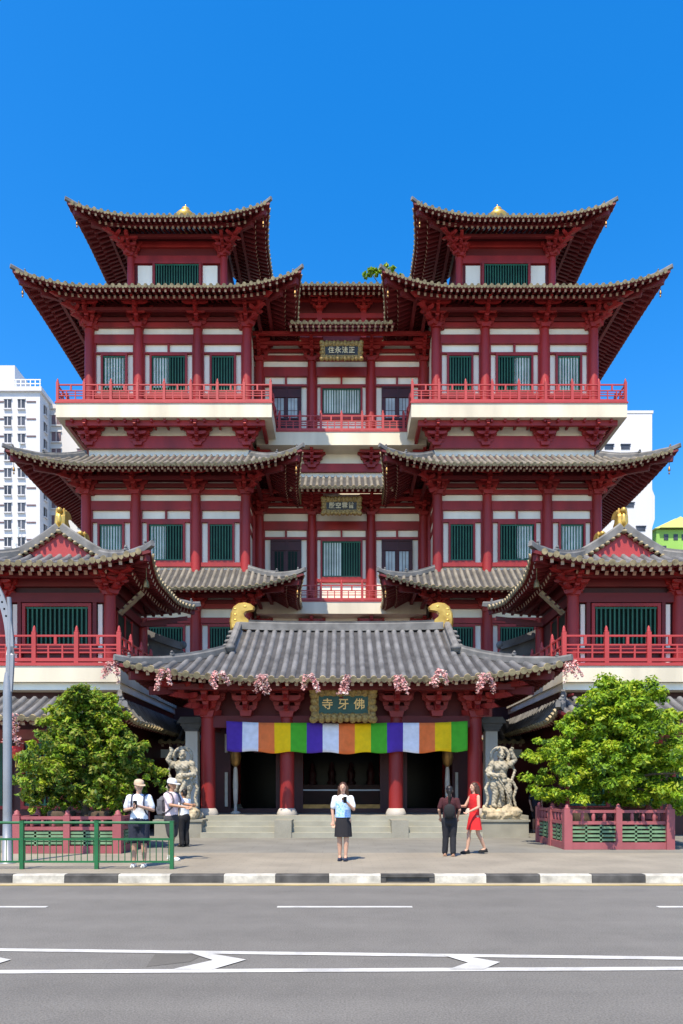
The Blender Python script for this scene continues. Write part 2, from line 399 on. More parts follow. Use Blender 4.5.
# ------------------------------------------------------------------ roofs
class Roof:
    def __init__(s, parent, cx, cy, hx, hy, Dx, Dy, ze, G1, a=.75, lift=.5, flare=.35, kc=1.5, ext=None, wr=1.0, pitch=.31,
                 wall=2.0, sides='FLR', tile='tile', rollr=.085, over=.25, name='roof', caps=True, rafters=2, slabt=.10, hips=True, clip=None, rk=.8):
        s.__dict__.update(locals()); s.ix, s.iy = hx-Dx, hy-Dy
        mb = MB(); s.mb = mb; caps_, rafs_, s.rids = [], [], []
        for sd in sides:
            s.cap = MB(); s.raf = MB(); s.side(sd); caps_.append(s.cap); rafs_.append(s.raf)
        if hips: s.hip_ridges()
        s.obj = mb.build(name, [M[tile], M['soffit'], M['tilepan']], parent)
        for c_ in caps_:
            if c_.v: c_.build('eave_tile', [M['goldcap']], s.obj)
        for c_ in rafs_:
            if c_.v: c_.build('rafter', [M['soffit'], M['tip']], s.obj)
        for c_ in s.rids: c_.build('ridge', [M['ridge']], s.obj)
    def G(s, w): return s.G1*(s.a*w + (1-s.a)*w*w)
    def dims(s, sd): return (s.Dy, s.Dx, s.hx) if sd in 'FB' else (s.Dx, s.Dy, s.hy)
    def pt(s, sd, q, d, dz=0):
        Dn, Da, h = s.dims(sd)
        w = d/Dn; t = (h-abs(q))/Da
        c = max(0, 1-max(t, 0)/s.kc)**2*max(0, 1-max(w, 0)) if w < 1 else 0
        z = s.ze + s.G(max(w, -.05)) + s.lift*c + dz
        f = s.flare*c; sq = 1 if q >= 0 else -1
        a = q + sq*f; n = d - f
        if sd == 'F': x, y = a, -s.hy+n
        elif sd == 'B': x, y = -a, s.hy-n
        elif sd == 'L': x, y = -s.hx+n, -a
        else: x, y = s.hx-n, a
        return V((s.cx+x, s.cy+y, z))
    def ismax(s, sd): return (s.ext == 'F' and sd in 'FB') or (s.ext == 'L' and sd in 'LR')
    def smax(s, sd, d):
        Dn, Da, h = s.dims(sd)
        if s.clip and sd == 'F': return s.clip
        if d <= Dn: return h - Da*d/Dn
        return h - Da + s.over
    def dmax(s, sd, q):
        Dn, Da, h = s.dims(sd)
        top = Dn*(s.wr if s.ismax(sd) else 1)
        if s.clip and sd == 'F': return top
        if abs(q) <= h-Da + (s.over if s.ismax(sd) else 0): return top
        return (h-abs(q))*Dn/Da
    def side(s, sd):
        Dn, Da, h = s.dims(sd)
        mb = s.mb
        nd = 8
        def fn(dz):
            def f(u, v):
                d = v*Dn; q = (2*u-1)*s.smax(sd, d); return s.pt(sd, q, d, dz)
            return f
        mb.grid(fn(0), 36, nd, 2); 
        n0 = len(mb.f); mb.grid(fn(-s.slabt), 36, nd, 1)
        for k in range(n0, len(mb.f)): mb.f[k] = mb.f[k][::-1]
        # fascia
        qs = [(2*i/36-1)*s.smax(sd, 0) for i in range(37)]
        vv = [s.pt(sd, q, 0, 0) for q in qs] + [s.pt(sd, q, 0, -s.slabt) for q in qs]
        mb.add(vv, [(i+37, i+38, i+1, i) for i in range(36)], 1)
        if s.ismax(sd) and s.wr > 1:
            def fe(dz):
                def f(u, v):
                    d = Dn*(1+v*(s.wr-1)); q = (2*u-1)*(h-Da+s.over); return s.pt(sd, q, d, dz)
                return f
            mb.grid(fe(0), 24, 6, 2); mb.grid(fe(-s.slabt), 24, 6, 1)
        # tile rolls
        w0 = s.smax(sd, 0)
        n = int((w0-.06)/s.pitch)
        for i in range(-n, n+1):
            q = i*s.pitch; dm = s.dmax(sd, q)
            if dm < .12: dm = .12
            k = max(2, int(dm/.42)+1)
            ring = []
            r = s.rollr
            Pp = [s.pt(sd, q, dm*j/k - (.05 if j == 0 else 0)) for j in range(k+1)]
            along = s.pt(sd, q+.01, dm*.3) - s.pt(sd, q-.01, dm*.3); along.normalize()
            vv = []; nn = 6
            for j, p in enumerate(Pp):
                dd = (Pp[min(j+1, k)]-Pp[max(j-1, 0)]).normalized(); up = along.cross(dd).normalized()
                if up.z < 0: up = -up
                for a in range(nn):
                    t = PI*a/(nn-1)
                    vv.append(p + along*(math.cos(t)*r) + up*(math.sin(t)*r + .0))
            mb.add(vv, [(j*nn+a, j*nn+a+1, (j+1)*nn+a+1, (j+1)*nn+a) for j in range(k) for a in range(nn-1)], 0, True)
            if s.caps:
                p0 = Pp[0]; dd = (Pp[1]-p0).normalized(); up = along.cross(dd).normalized()
                if up.z < 0: up = -up
                c = p0 - dd*.012 + up*.02
                disc = [c + along*(math.cos(2*PI*a/10)*r*1.12) + up*(math.sin(2*PI*a/10)*r*1.12) for a in range(10)]
                back = [v + dd*.06 for v in disc]
                s.cap.add(disc+back, [tuple(range(10))[::-1]] + [(a, (a+1) % 10, 10+(a+1) % 10, 10+a) for a in range(10)], 0)
                if i < n:
                    q2 = q + s.pitch/2; c = s.pt(sd, q2, -.045)
                    hw = s.pitch/2 - r*.7
                    tri = [c+along*hw+up*.03, c+along*hw*.7-up*.05, c-up*.10, c-along*hw*.7-up*.05, c-along*hw+up*.03]
                    bk = [v + dd*.03 for v in tri]
                    s.cap.add(tri+bk, [(4,3,2,1,0)] + [(a, (a+1) % 5, 5+(a+1) % 5, 5+a) for a in range(5)], 0)
        # rafters
        if s.rafters:
            pr = s.pitch*.92
            n = int((w0-.12)/pr)
            for i in range(-n, n+1):
                q = i*pr; dm = s.dmax(sd, q)
                a = .10; e = min(dm, 1.15)
                if e-a > .1:
                    s.raf.bar(s.pt(sd, q, a, -.17), s.pt(sd, q, e, -.17), .095, .12, 0, 1)
                a = .62; e = min(dm, s.wall+.15)
                if s.rafters > 1 and e-a > .1:
                    m_ = (a+e)/2
                    s.raf.bar(s.pt(sd, q, a, -.32), s.pt(sd, q, m_, -.32), .11, .13, 0, 1)
                    s.raf.bar(s.pt(sd, q, m_, -.32), s.pt(sd, q, e, -.32), .11, .13, 0, 0)
            # eave boards under the two rafter rows
            for d, dz in ((.16, -.10), (.70, -.245)):
                sm = s.smax(sd, d)
                pts = [s.pt(sd, (2*k/30-1)*sm, d, dz) for k in range(31)]
                s.raf.sweep(pts, [(-.03, -.03), (.03, -.03), (.03, .03), (-.03, .03)], 0)
    def hip_ridges(s):
        k_ = s.rk; prof = [(-.11*k_, -.05), (.11*k_, -.05), (.11*k_, .16*k_), (.06*k_, .24*k_), (-.06*k_, .24*k_), (-.11*k_, .16*k_)]
        for sd, sg in (('F', -1), ('F', 1), ('B', -1), ('B', 1)):
            if sd not in s.sides and not (s.sides.find('B') < 0 and sd == 'B' and False):
                if sd == 'B': continue
            Dn, Da, h = s.dims(sd)
            pts = []; s.rid = MB(); s.rids.append(s.rid)
            for k in range(13):
                w = k/12; d = Dn*w; q = sg*(h-Da*w)
                p = s.pt(sd, q, d, .04)
                if k == 0: p = p + (s.pt(sd, sg*h, 0)-s.pt(sd, sg*(h-.2*Da), .2*Dn)).normalized()*.10 + V((0, 0, .06))
                pts.append(p)
            s.rid.sweep(pts, prof, scales=[.75]+[.85]+[1]*11)
            # second taller stage and the little ridge beast
            s.rid.sweep([p + V((0, 0, .16*k_)) for p in pts[5:]], [(-.08*k_, 0), (.08*k_, 0), (.07*k_, .14*k_), (-.07*k_, .14*k_)])
            b = pts[1]+V((0, 0, .2*k_)); s.rid.ell(b, (.06, .08, .09)); s.rid.ell(b+V((0, -.04, .08)), (.04, .05, .05))
            b = pts[5]+V((0, 0, .28*k_)); s.rid.ell(b, (.08, .10, .09)); s.rid.ell(b+V((0, -.05, .07)), (.05, .07, .05))

# ------------------------------------------------------------------ temple components
def bracket_mesh(w=1.0, h=1.0, f=1.0, name='bracket'):
    # corbelled bracket: base block, three tiers of crossed arms with bearing blocks; origin at the column top
    b = MB()
    def arm(x, y0, y1, z, t=.13, hh=.17):
        b.prism([(-x, z+hh), (x, z+hh), (x, z+hh*.55), (x*.8, z+.02), (x*.62, z), (-x*.62, z), (-x*.8, z+.02), (-x, z+hh*.55)], y0, y1, 0)
    b.prism([(-.26*w, .18*h), (.26*w, .18*h), (.2*w, 0), (-.2*w, 0)], -.24*f, .24*f, 0)
    for k in range(3):
        z = (.18+.27*k)*h; L = (.42+.17*k)*w; fy = (.38+.30*k)*f
        arm(L, -.075, .075, z, hh=.16*h)
        b.box(-.08, .08, -fy, .15, z+.002, z+.15*h)
        b.prism([(-fy-.16*f, z+.03), (-fy-.05*f, z+.15*h), (-fy+.1, z+.145*h), (-fy+.1, z)], -.06, .06, 0, 'x')
        if k: arm(L*.85, -fy*.62-.06, -fy*.62+.06, z, hh=.15*h)
        for xx in (-L*.86, 0, L*.86):
            b.prism([(xx-.11*w, z+.27*h), (xx+.11*w, z+.27*h), (xx+.08*w, z+.165*h), (xx-.08*w, z+.165*h)], -.1, .1, 0)
        for yy in (-fy*.9,):
            b.prism([(-.11*w, z+.265*h), (.11*w, z+.265*h), (.08*w, z+.16*h), (-.08*w, z+.16*h)], yy-.1, yy+.1, 0)
    return b.mesh(name, M['red'])
BR = {}
def bracket(parent, x, y, z, w=1, h=1, f=1, rot=0):
    k = (round(w, 2), round(h, 2), round(f, 2))
    if k not in BR: BR[k] = bracket_mesh(*k)
    o = bpy.data.objects.new('bracket', BR[k]); COL.objects.link(o)
    o.location = (x, y, z); o.rotation_euler = (0, 0, rot); adopt(o, parent); return o

def column(parent, x, y, z0, z1, r, m='red', base=True):
    b = MB()
    if base: b.lathe([(r*1.38, 0), (r*1.42, .06), (r*1.2, .18), (r*1.02, .22)], (x, y, z0), 18, 1)
    b.lathe([(r, .2 if base else 0), (r, (z1-z0)*.6), (r*.94, z1-z0)], (x, y, z0), 18, 0)
    return b.build('column', [M[m], M['plinth']], parent)

def window(parent, xc, hw, z0, z1, Y, board='none', nb=None, fr=.10):
    """recessed window with upright green bars; Y = front plane of the frame"""
    b = MB()
    b.box(xc-hw-fr, xc-hw, Y, Y+.16, z0-fr, z1+fr); b.box(xc+hw, xc+hw+fr, Y, Y+.16, z0-fr, z1+fr)
    b.box(xc-hw, xc+hw, Y, Y+.16, z1, z1+fr); b.box(xc-hw, xc+hw, Y, Y+.16, z0-fr, z0)
    o = b.build('window', M['red'], parent)
    g = MB(); n = nb or int(2*hw/.135)
    for i in range(n):
        x = xc-hw+(i+.5)*2*hw/n
        g.box(x-.024, x+.024, Y+.045, Y+.085, z0, z1)
    for zz in (z0+.04, z1-.04): g.box(xc-hw, xc+hw, Y+.05, Y+.08, zz-.03, zz+.03)
    g.build('lattice', M['green'], o)
    p = MB(); p.box(xc-hw, xc+hw, Y+.135, Y+.157, z0, z1); p.build('pane', M['glassd'], o)
    if board != 'none':
        x0, x1 = {'full': (xc-hw+.03, xc+hw-.02), 'left': (xc-hw+.03, xc-.02), 'right': (xc+.02, xc+hw-.03)}[board]
        c = MB(); n = max(2, int((x1-x0)/.11)); dr = rnd.choice((0, 0, .12, .25))
        for i in range(n):
            a = x0+(x1-x0)*i/n; c.box(a+.008, a+(x1-x0)/n-.008, Y+.105, Y+.13, z0+.02+(dr if rnd.random() < .85 else dr*.4), z1-.02)
        c.build('blind', M['curtain'], o)
    return o

def railing(parent, pts, z0, h, posts=1.2, name='railing', tall=True):
    b = MB()
    for si, (a, c) in enumerate(zip(pts[:-1], pts[1:])):
        a, c = V((*a, 0)), V((*c, 0)); L = (c-a).length; n = max(1, round(L/posts)); d = (c-a)/L
        for zz, t in ((h*.93, .055), (h*.62, .045), (h*.36, .04), (.09, .10)):
            b.bar(a+V((0, 0, z0+zz)), c+V((0, 0, z0+zz)), t*1.15, t)
        b.bar(a+V((0, 0, z0+h*.49)), c+V((0, 0, z0+h*.49)), .03, .03)
        for i in range(n+1):
            p = a+d*(L*i/n)
            if i == 0 and si > 0: p = None
            if p is None:
                p = a
            else:
              b.box(p.x-.062, p.x+.062, p.y-.062, p.y+.062, z0, z0+h*1.06)
              b.lathe([(.055, 0), (.062, .04), (.042, .08), (.05, .11), (.012, .19)], (p.x, p.y, z0+h*1.06), 8)
            if i < n:
                for k in (1, 2):
                    q = p + d*(L/n*k/3)
                    b.box(q.x-.025, q.x+.025, q.y-.025, q.y+.025, z0+.1, z0+h*.62)
                q = p + d*(L/n*.5); b.box(q.x-.04, q.x+.04, q.y-.03, q.y+.03, z0+h*.62, z0+h*.93)
    return b.build(name, M['rail'], parent)

def beams(parent, x0, x1, Y, zs, t=.12, name='beam', ys=None):
    b = MB()
    for z0, z1 in zs: b.box(x0, x1, Y-.02, Y+t, z0, z1)
    return b

temple = tag(empty('temple', (0, 38, GZ)), 'red and cream four storey temple with two tiered towers joined by a recessed middle', 'temple')
TC = 8.66
COLX = (-3.93, -1.48, 1.48, 3.93)

def facade_level(cx, Y, spec, boards, flip):
    """one tower storey on the front face: frame members in red over the cream wall, three windows"""
    w0, w1, l1, p0, p1, b0, b1, c1 = spec      # window z, lintel top, panels, beam, clerestory top
    b = MB()
    x0, x1 = cx-3.93, cx+3.93
    b.box(x0, x1, Y-.02, Y+.14, b0, b1)                    # main beam
    b.box(x0, x1, Y+.0, Y+.14, w1+.10, p0)                 # lintel rail over the window frames
    b.box(x0, x1, Y-.02, Y+.14, c1, c1+.22)                # head beam
    b.box(x0, x1, Y-.01, Y+.14, w0-.30, w0-.10)            # sill rail
    b.box(cx-.05, cx+.05, Y+.01, Y+.14, p0, p1)            # divider in the middle bay
    for xx in COLX:
        for sg in (-1, 1): 
            if abs(xx+sg*.3) < 3.93: b.box(cx+xx+sg*.26-.035, cx+xx+sg*.26+.035, Y+.01, Y+.14, w0-.1, b0)
    # returns on the two flanks
    for sx in (-1, 1):
        X = cx+sx*3.95
        for z0, z1 in ((b0, b1), (w1+.1, p0), (c1, c1+.22), (w0-.3, w0-.1)):
            b.box(X-.06, X+.06, Y+.1, Y+8, z0+.003, z1-.003)
    b.build('timber_frame', M['red'], temple)
    for (xc, hw), bd in zip(((-2.72, .56), (0, .84), (2.72, .56)), boards):
        window(temple, cx+xc, hw, w0, w1, Y-.012, bd)

def side_windows(cx, sx, Y, w0, w1):
    pass

def tower(sg):
    cx = sg*TC
    def wall(x, y0, y1, z0, z1, m='cream', name='wall'):
        b = MB(); b.box(cx-x, cx+x, y0, y1, z0, z1); return b.build(name, M[m], temple)
    bd = ('full', 'left', 'none') if sg < 0 else ('none', 'right', 'full')
    # storey 1 + 2
    wall(3.95, 35.64, 44, GZ, 17.6)
    wall(4.02, 36.145, 44, 17.6, 26.2)
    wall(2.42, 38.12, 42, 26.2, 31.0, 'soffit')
    # ground + first storey
    facade_level(cx, 35.5, (7.6, 9.6, 9.7, 9.75, 9.76, 9.78, 10.05, 10.5), ('none', 'none', 'none'), sg)
    facade_level(cx, 35.5, (12.87, 14.66, 14.8, 14.92, 15.36, 15.36, 15.80, 16.15), bd, sg)
    facade_level(cx, 36.0, (21.45, 23.28, 23.4, 23.45, 23.86, 23.88, 24.32, 24.70), bd, sg)
    for xx in COLX:
        column(temple, cx+xx, 35.5, GZ, 16.1, .25, base=False)
        column(temple, cx+xx, 36.0, 20.4, 24.6, .245, base=False)
        big = abs(xx) > 3
        for (Y, z, f) in ((36.0, 24.55, 1.15), (35.5, 16.05, 1.15), (35.5, 10.3, .9)):
            bracket(temple, cx+xx, Y-.05, z, 1.0, 1.15, f)
            if big: bracket(temple, cx+xx, Y-.1, z+.05, .8, 1.1, 1.75, (1 if xx > 0 else -1)*PI/4)
        bracket(temple, cx+xx, 35.95, 18.72, .95, 1.0, .7)
    for xx in (-3.95, 3.95):
        for yy in (2.7, 5.4):
            column(temple, cx+xx, 36.0+yy, 20.4, 25.4, .22, base=False); column(temple, cx+xx, 35.5+yy, 12.4, 17, .22, base=False)
    # purlins and friezes under the eaves (front + flanks)
    b = MB()
    for Y, z in ((36.0, 24.95), (35.5, 16.45), (35.5, 10.72)):
        for o, dz, t in ((0, .0, .2), (.55, .18, .15), (1.1, .42, .17)):
            b = MB(); b.box(cx-3.95-o, cx+3.95+o, Y-o-.08, Y-o+.08, z+dz, z+dz+t)
            for sx in (-1, 1): b.box(cx+sx*(3.95+o)-.08, cx+sx*(3.95+o)+.08, Y-o+.08, Y+8, z+dz+.002, z+dz+t-.002)
            b.build('purlin', M['soffit'], temple)
        b = MB(); b.box(cx-3.9, cx+3.9, Y+.02, Y+.14, z+.33, z+1.5); b.build('frieze', M['soffit'], temple)
    # top storey
    Y = 38.0; b = MB()
    for xx in (-2.45, -1.2, 1.2, 2.45):
        if abs(xx) > 2: column(temple, cx+xx, Y, 26.2, 30.2, .19, base=False)
    b.box(cx-2.45, cx+2.45, Y, Y+.12, 29.35, 29.75); b.box(cx-2.45, cx+2.45, Y, Y+.12, 30.2, 30.5); b.box(cx-2.45, cx+2.45, Y, Y+.1, 27.3, 27.6)
    b.build('timber_frame', M['red'], temple)
    b = MB(); b.box(cx-2.1, cx+2.1, Y+.05, Y+.12, 27.6, 29.25); b.build('plaster_panel', M['cream'], temple)
    b = MB(); b.box(cx-1.33, cx+1.33, Y+.0, Y+.13, 27.9, 29.34); b.build('timber_panel', M['red'], temple)
    window(temple, cx, 1.16, 28.0, 29.24, Y-.142)
    for xx in (-2.45, 2.45):
        bracket(temple, cx+xx, Y-.05, 29.6, .8, .8, .9); bracket(temple, cx+xx, Y-.1, 29.65, .7, .8, 1.4, (1 if xx > 0 else -1)*PI/4)
    b = MB()
    for o, dz in ((.5, 0), (1.0, .22)):
        b.box(cx-2.45-o, cx+2.45+o, Y-o-.07, Y-o+.07, 30.3+dz, 30.45+dz)
        for sx in (-1, 1): b.box(cx+sx*(2.45+o)-.07, cx+sx*(2.45+o)+.07, Y-o+.07, Y+4, 30.302+dz, 30.448+dz)
    b.build('purlin', M['soffit'], temple)
    # roofs
    Roof(temple, cx, 40.0, 4.72, 3.62, 4.5, 3.4, 30.55, 2.0, .6, .42, .36, kc=.75, wall=2.0, tile='tiled', pitch=.30)
    Roof(temple, cx, 40.0, 6.40, 5.85, 3.9, 3.85, 25.45, 2.0, .7, .50, .38, kc=.85, wall=2.2, tile='tiled')
    Roof(temple, cx, 40.0, 6.48, 6.48, 2.42, 2.42, 16.72, 1.5, .8, .55, .38, kc=1.4, wall=2.4, tile='tiled')
    Roof(temple, cx, 40.0, 6.55, 6.40, 2.56, 1.86, 10.98, 1.42, .9, .60, .38, kc=1.3, wall=2.0, tile='tiled')
    # hip beams under the corners, and wind bells
    for (hx, hy, ze, wl, Y0, xin) in ((4.95, 3.85, 30.75, 2.45, 38, 2.45), (6.7, 6.1, 25.7, 3.93, 36, 3.93), (6.8, 6.8, 17.0, 3.95, 35.5, 3.95), (6.85, 6.7, 11.3, 3.95, 35.5, 3.95)):
        for sx in (-1, 1):
            a = V((cx+sx*(hx-.12), 40-hy+.12, ze-.10)); c = V((cx+sx*xin, Y0, ze+.35))
            for p_, q_ in ((a, c), (a.lerp(c, .3)+V((0, 0, -.28)), c+V((0, 0, -.35)))):
                hb = MB(); hb.bar(p_, q_, .18, .26); hb.build('hip_beam', M['soffit'], temple)
            bell = MB(); p = a + V((sx*-.12, .12, -.62))
            bell.lathe([(.06, .1), (.055, .16), (.04, .25), (.015, .28), (.01, .50)], p, 10); bell.lathe([(.03, -.06), (.04, .0), (.01, 0.06)], p, 8)
            bell.build('wind_bell', M['bronze'], temple)
    # finial
    f = MB(); f.lathe([(.42, 0), (.46, .5), (.36, .60), (.52, .74), (.56, .95), (.40, 1.12), (.20, 1.2), (.26, 1.30), (.22, 1.40), (.05, 1.52), (.02, 1.66)], (cx, 40, 32.4), 18)
    f.build('finial', M['gold'], temple)
    # balcony
    b = MB(); b.box(cx-5.26, cx+5.26, 35.08, 44, 19.72, 20.40); bo = b.build('balcony', M['slab'], temple)
    b = MB(); b.box(cx-5.30, cx+5.30, 35.04, 44, 20.40, 20.47); b.build('coping', M['rail'], bo)
    railing(bo, [(cx-5.2, 43), (cx-5.2, 35.16), (cx+5.2, 35.16), (cx+5.2, 43)], 20.47, .93, 1.3)
    b = MB()
    b.box(cx-4.03, cx+4.03, 35.93, 36.1, 18.62, 19.22); b.box(cx-4.9, cx+4.9, 35.35, 35.5, 19.45, 19.71)
    for sx in (-1, 1): b.box(cx+sx*4.04-.08, cx+sx*4.04+.08, 36.1, 44, 18.62, 19.22); b.box(cx+sx*4.8-.08, cx+sx*4.8+.08, 35.5, 44, 19.452, 19.708)
    for i in range(-7, 8): b.box(cx+i*.65-.05, cx+i*.65+.05, 35.2, 36.1, 19.58, 19.715)
    b.build('floor_beam', M['red'], temple)
tower(-1); tower(1)

# middle block
def middle():
    Yc = 38.2
    b = MB(); b.box(-5.4, 5.4, Yc+.14, 46, GZ, 25.4); b.build('wall', M['cream'], temple)
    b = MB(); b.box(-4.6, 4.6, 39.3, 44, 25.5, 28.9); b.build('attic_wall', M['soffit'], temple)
    xs = (-4.35, -1.565, 1.565, 4.35)
    for x in xs:
        column(temple, x, Yc, 20.1, 24.3, .24, base=False); column(temple, x, Yc, 11.3, 16.2, .24, base=False); column(temple, x, Yc, GZ, 10.6, .24, base=False)
        bracket(temple, x, Yc-.05, 24.2, .95, 1.05, 1.0); bracket(temple, x, Yc-.05, 16.05, .95, 1.05, 1.0)
        bracket(temple, x, Yc-.05, 18.6, .95, .9, .6); bracket(temple, x, Yc-.05, 9.75, .95, .9, .6)
    b = MB()
    for (w0, w1, p0, p1, b0, b1, c1, fl) in ((21.5, 22.87, 23.08, 23.5, 23.5, 23.98, 24.35, 20.1), (12.85, 14.75, 14.97, 15.35, 15.35, 15.8, 16.24, 11.3)):
        b.box(-5.3, 5.3, Yc-.02, Yc+.16, b0, b1); b.box(-5.3, 5.3, Yc, Yc+.16, w1+.10, p0); b.box(-5.3, 5.3, Yc-.02, Yc+.16, c1, c1+.25)
        b.box(-1.5, 1.5, Yc, Yc+.16, w0-.28, w0-.10)
        for x in (-2.95, 0, 2.95): b.box(x-.05, x+.05, Yc+.01, Yc+.16, p0, p1)
        for x in xs:
            for s in (-1, 1): b.box(x+s*.25-.035, x+s*.25+.035, Yc+.01, Yc+.16, fl, b0)
        window(temple, 0, 1.02, w0, w1, Yc-.012, 'full' if w0 > 20 else 'left', nb=15)
        for s in (-1, 1):
            # timber door with two glazed leaves
            xc = s*2.95
            d = MB(); d.box(xc-.82, xc+.82, Yc+.02, Yc+.15, fl, w1+.1); do = d.build('door', M['brown'], temple)
            g = MB()
            for k in (-1, 1): g.box(xc+k*.36-.24, xc+k*.36+.24, Yc-.01, Yc+.03, fl+1.2, w1-.55)
            g.build('pane', M['paleglass'] if w0 > 20 or s > 0 else M['glassd'], do)
            f = MB()
            for xx in (-.82, 0, .74): f.box(xc+xx, xc+xx+.08, Yc-.02, Yc+.03, fl+.002, w1+.05)
            for zz in (fl+1.1, w1-.5, w1): f.box(xc-.82, xc+.82, Yc-.025, Yc+.02, zz, zz+.08)
            for k in (-1, 1):
                for t in (-.08, .08): f.box(xc+k*.36+t-.012, xc+k*.36+t+.012, Yc-.022, Yc+.02, fl+1.2, w1-.55)
                f.box(xc+k*.36-.24, xc+k*.36+.24, Yc-.018, Yc+.02, fl+1.55, fl+1.575)
            f.build('frame', M['brown'], do)
    b.box(-5.3, 5.3, Yc-.02, Yc+.16, 18.42, 18.86); b.box(-5.3, 5.3, Yc-.02, Yc+.16, 9.3, 9.75)
    for z in (24.75, 16.6):
        for o, dz in ((.0, 0), (.5, .1), (1.0, .3)): b.box(-4.6, 4.6, Yc-o-.08, Yc-o+.08, z+dz, z+dz+.16)
    b.build('timber_frame', M['red'], temple)
    # attic openings
    b = MB()
    for x in (-3.4, -1.2, 1.2, 3.4): b.box(x-.14, x+.14, 39.1, 39.3, 25.6, 28.9)
    b.box(-4.6, 4.6, 39.12, 39.3, 27.2, 27.45); b.box(-4.6, 4.6, 39.1, 39.3, 28.15, 28.5)
    b.build('attic_frame', M['red'], temple)
    for x in (-1.2, 1.2): bracket(temple, x, 39.05, 27.6, .8, .6, .7)
    for z0, z1, y in ((19.42, 20.10, 37.3), (10.68, 11.30, 37.3)):
        s = MB(); s.box(-4.4, 4.4, y, Yc+.3, z0, z1); bo = s.build('balcony', M['slab'], temple)
        s = MB(); s.box(-4.4, 4.4, y-.03, y+.2, z1, z1+.06); s.build('coping', M['rail'], bo)
        railing(bo, [(-4.3, y+.08), (4.3, y+.08)], z1+.06, .86, 1.08)
    Roof(temple, 0, 40.0, 4.6, 3.8, .01, 1.75, 25.05, 1.1, .85, 0, 0, sides='F', hips=False, clip=2.7, tile='tiled', wall=1.7)
    Roof(temple, 0, 40.0, 4.6, 3.8, .01, 1.75, 16.78, 1.25, .85, 0, 0, sides='F', hips=False, clip=2.7, tile='tiled', wall=1.7)
    Roof(temple, 0, 41.5, 4.6, 3.9, .01, 3.0, 27.95, 1.5, .85, 0, 0, sides='F', hips=False, clip=4.4, tile='tiled', wall=1.6)
    # lower body behind the entrance porch
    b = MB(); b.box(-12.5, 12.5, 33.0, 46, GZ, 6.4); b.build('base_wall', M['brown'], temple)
middle()

# ------------------------------------------------------------------ carved ridge ornament (upturned fish-tail)
CHI = [(-.42, 0), (-.46, .3), (-.43, .62), (-.32, .86), (-.14, .99), (.10, 1.02), (.32, .96), (.47, .84), (.44, .74), (.28, .72), (.14, .68), (.06, .58), (.10, .46), (.26, .34), (.30, 0)]
def chiwen(parent, p, th, sc=1.0, flip=1, axis='y', name='ridge_ornament'):
    b = MB()
    poly = [(q[0]*flip*sc, q[1]*sc) for q in CHI]
    if axis == 'y':
        b.prism([(p[0]+a, p[2]+c) for a, c in poly], p[1]-th/2, p[1]+th/2, 0, 'y', .12)
        for i in range(4):
            z = .15+.2*i; b.ell((p[0]-.25*flip*sc, p[1], p[2]+z*sc), (.14*sc, th*.58, .09*sc), 10, 6)
        b.ell((p[0]+.12*flip*sc, p[1], p[2]+.85*sc), (.13*sc, th*.6, .08*sc), 10, 6)
    else:
        b.prism([(p[1]+a, p[2]+c) for a, c in poly], p[0]-th/2, p[0]+th/2, 0, 'x', .12)
        for s in (-1, 1): b.tube([(p[0]+s*th*.36, p[1]-.3*sc, p[2]+z) for z in (0, .4*sc, .8*sc, .98*sc)], [.05, .055, .05, .03], 8)
        b.ell((p[0], p[1]-.4*sc, p[2]+.45*sc), (th*.28, .12, .3*sc), 10, 8); b.ell((p[0], p[1]-.4*sc, p[2]+.85*sc), (th*.3, .12, .14*sc), 10, 8)
    return b.build(name, M['gold'], parent)

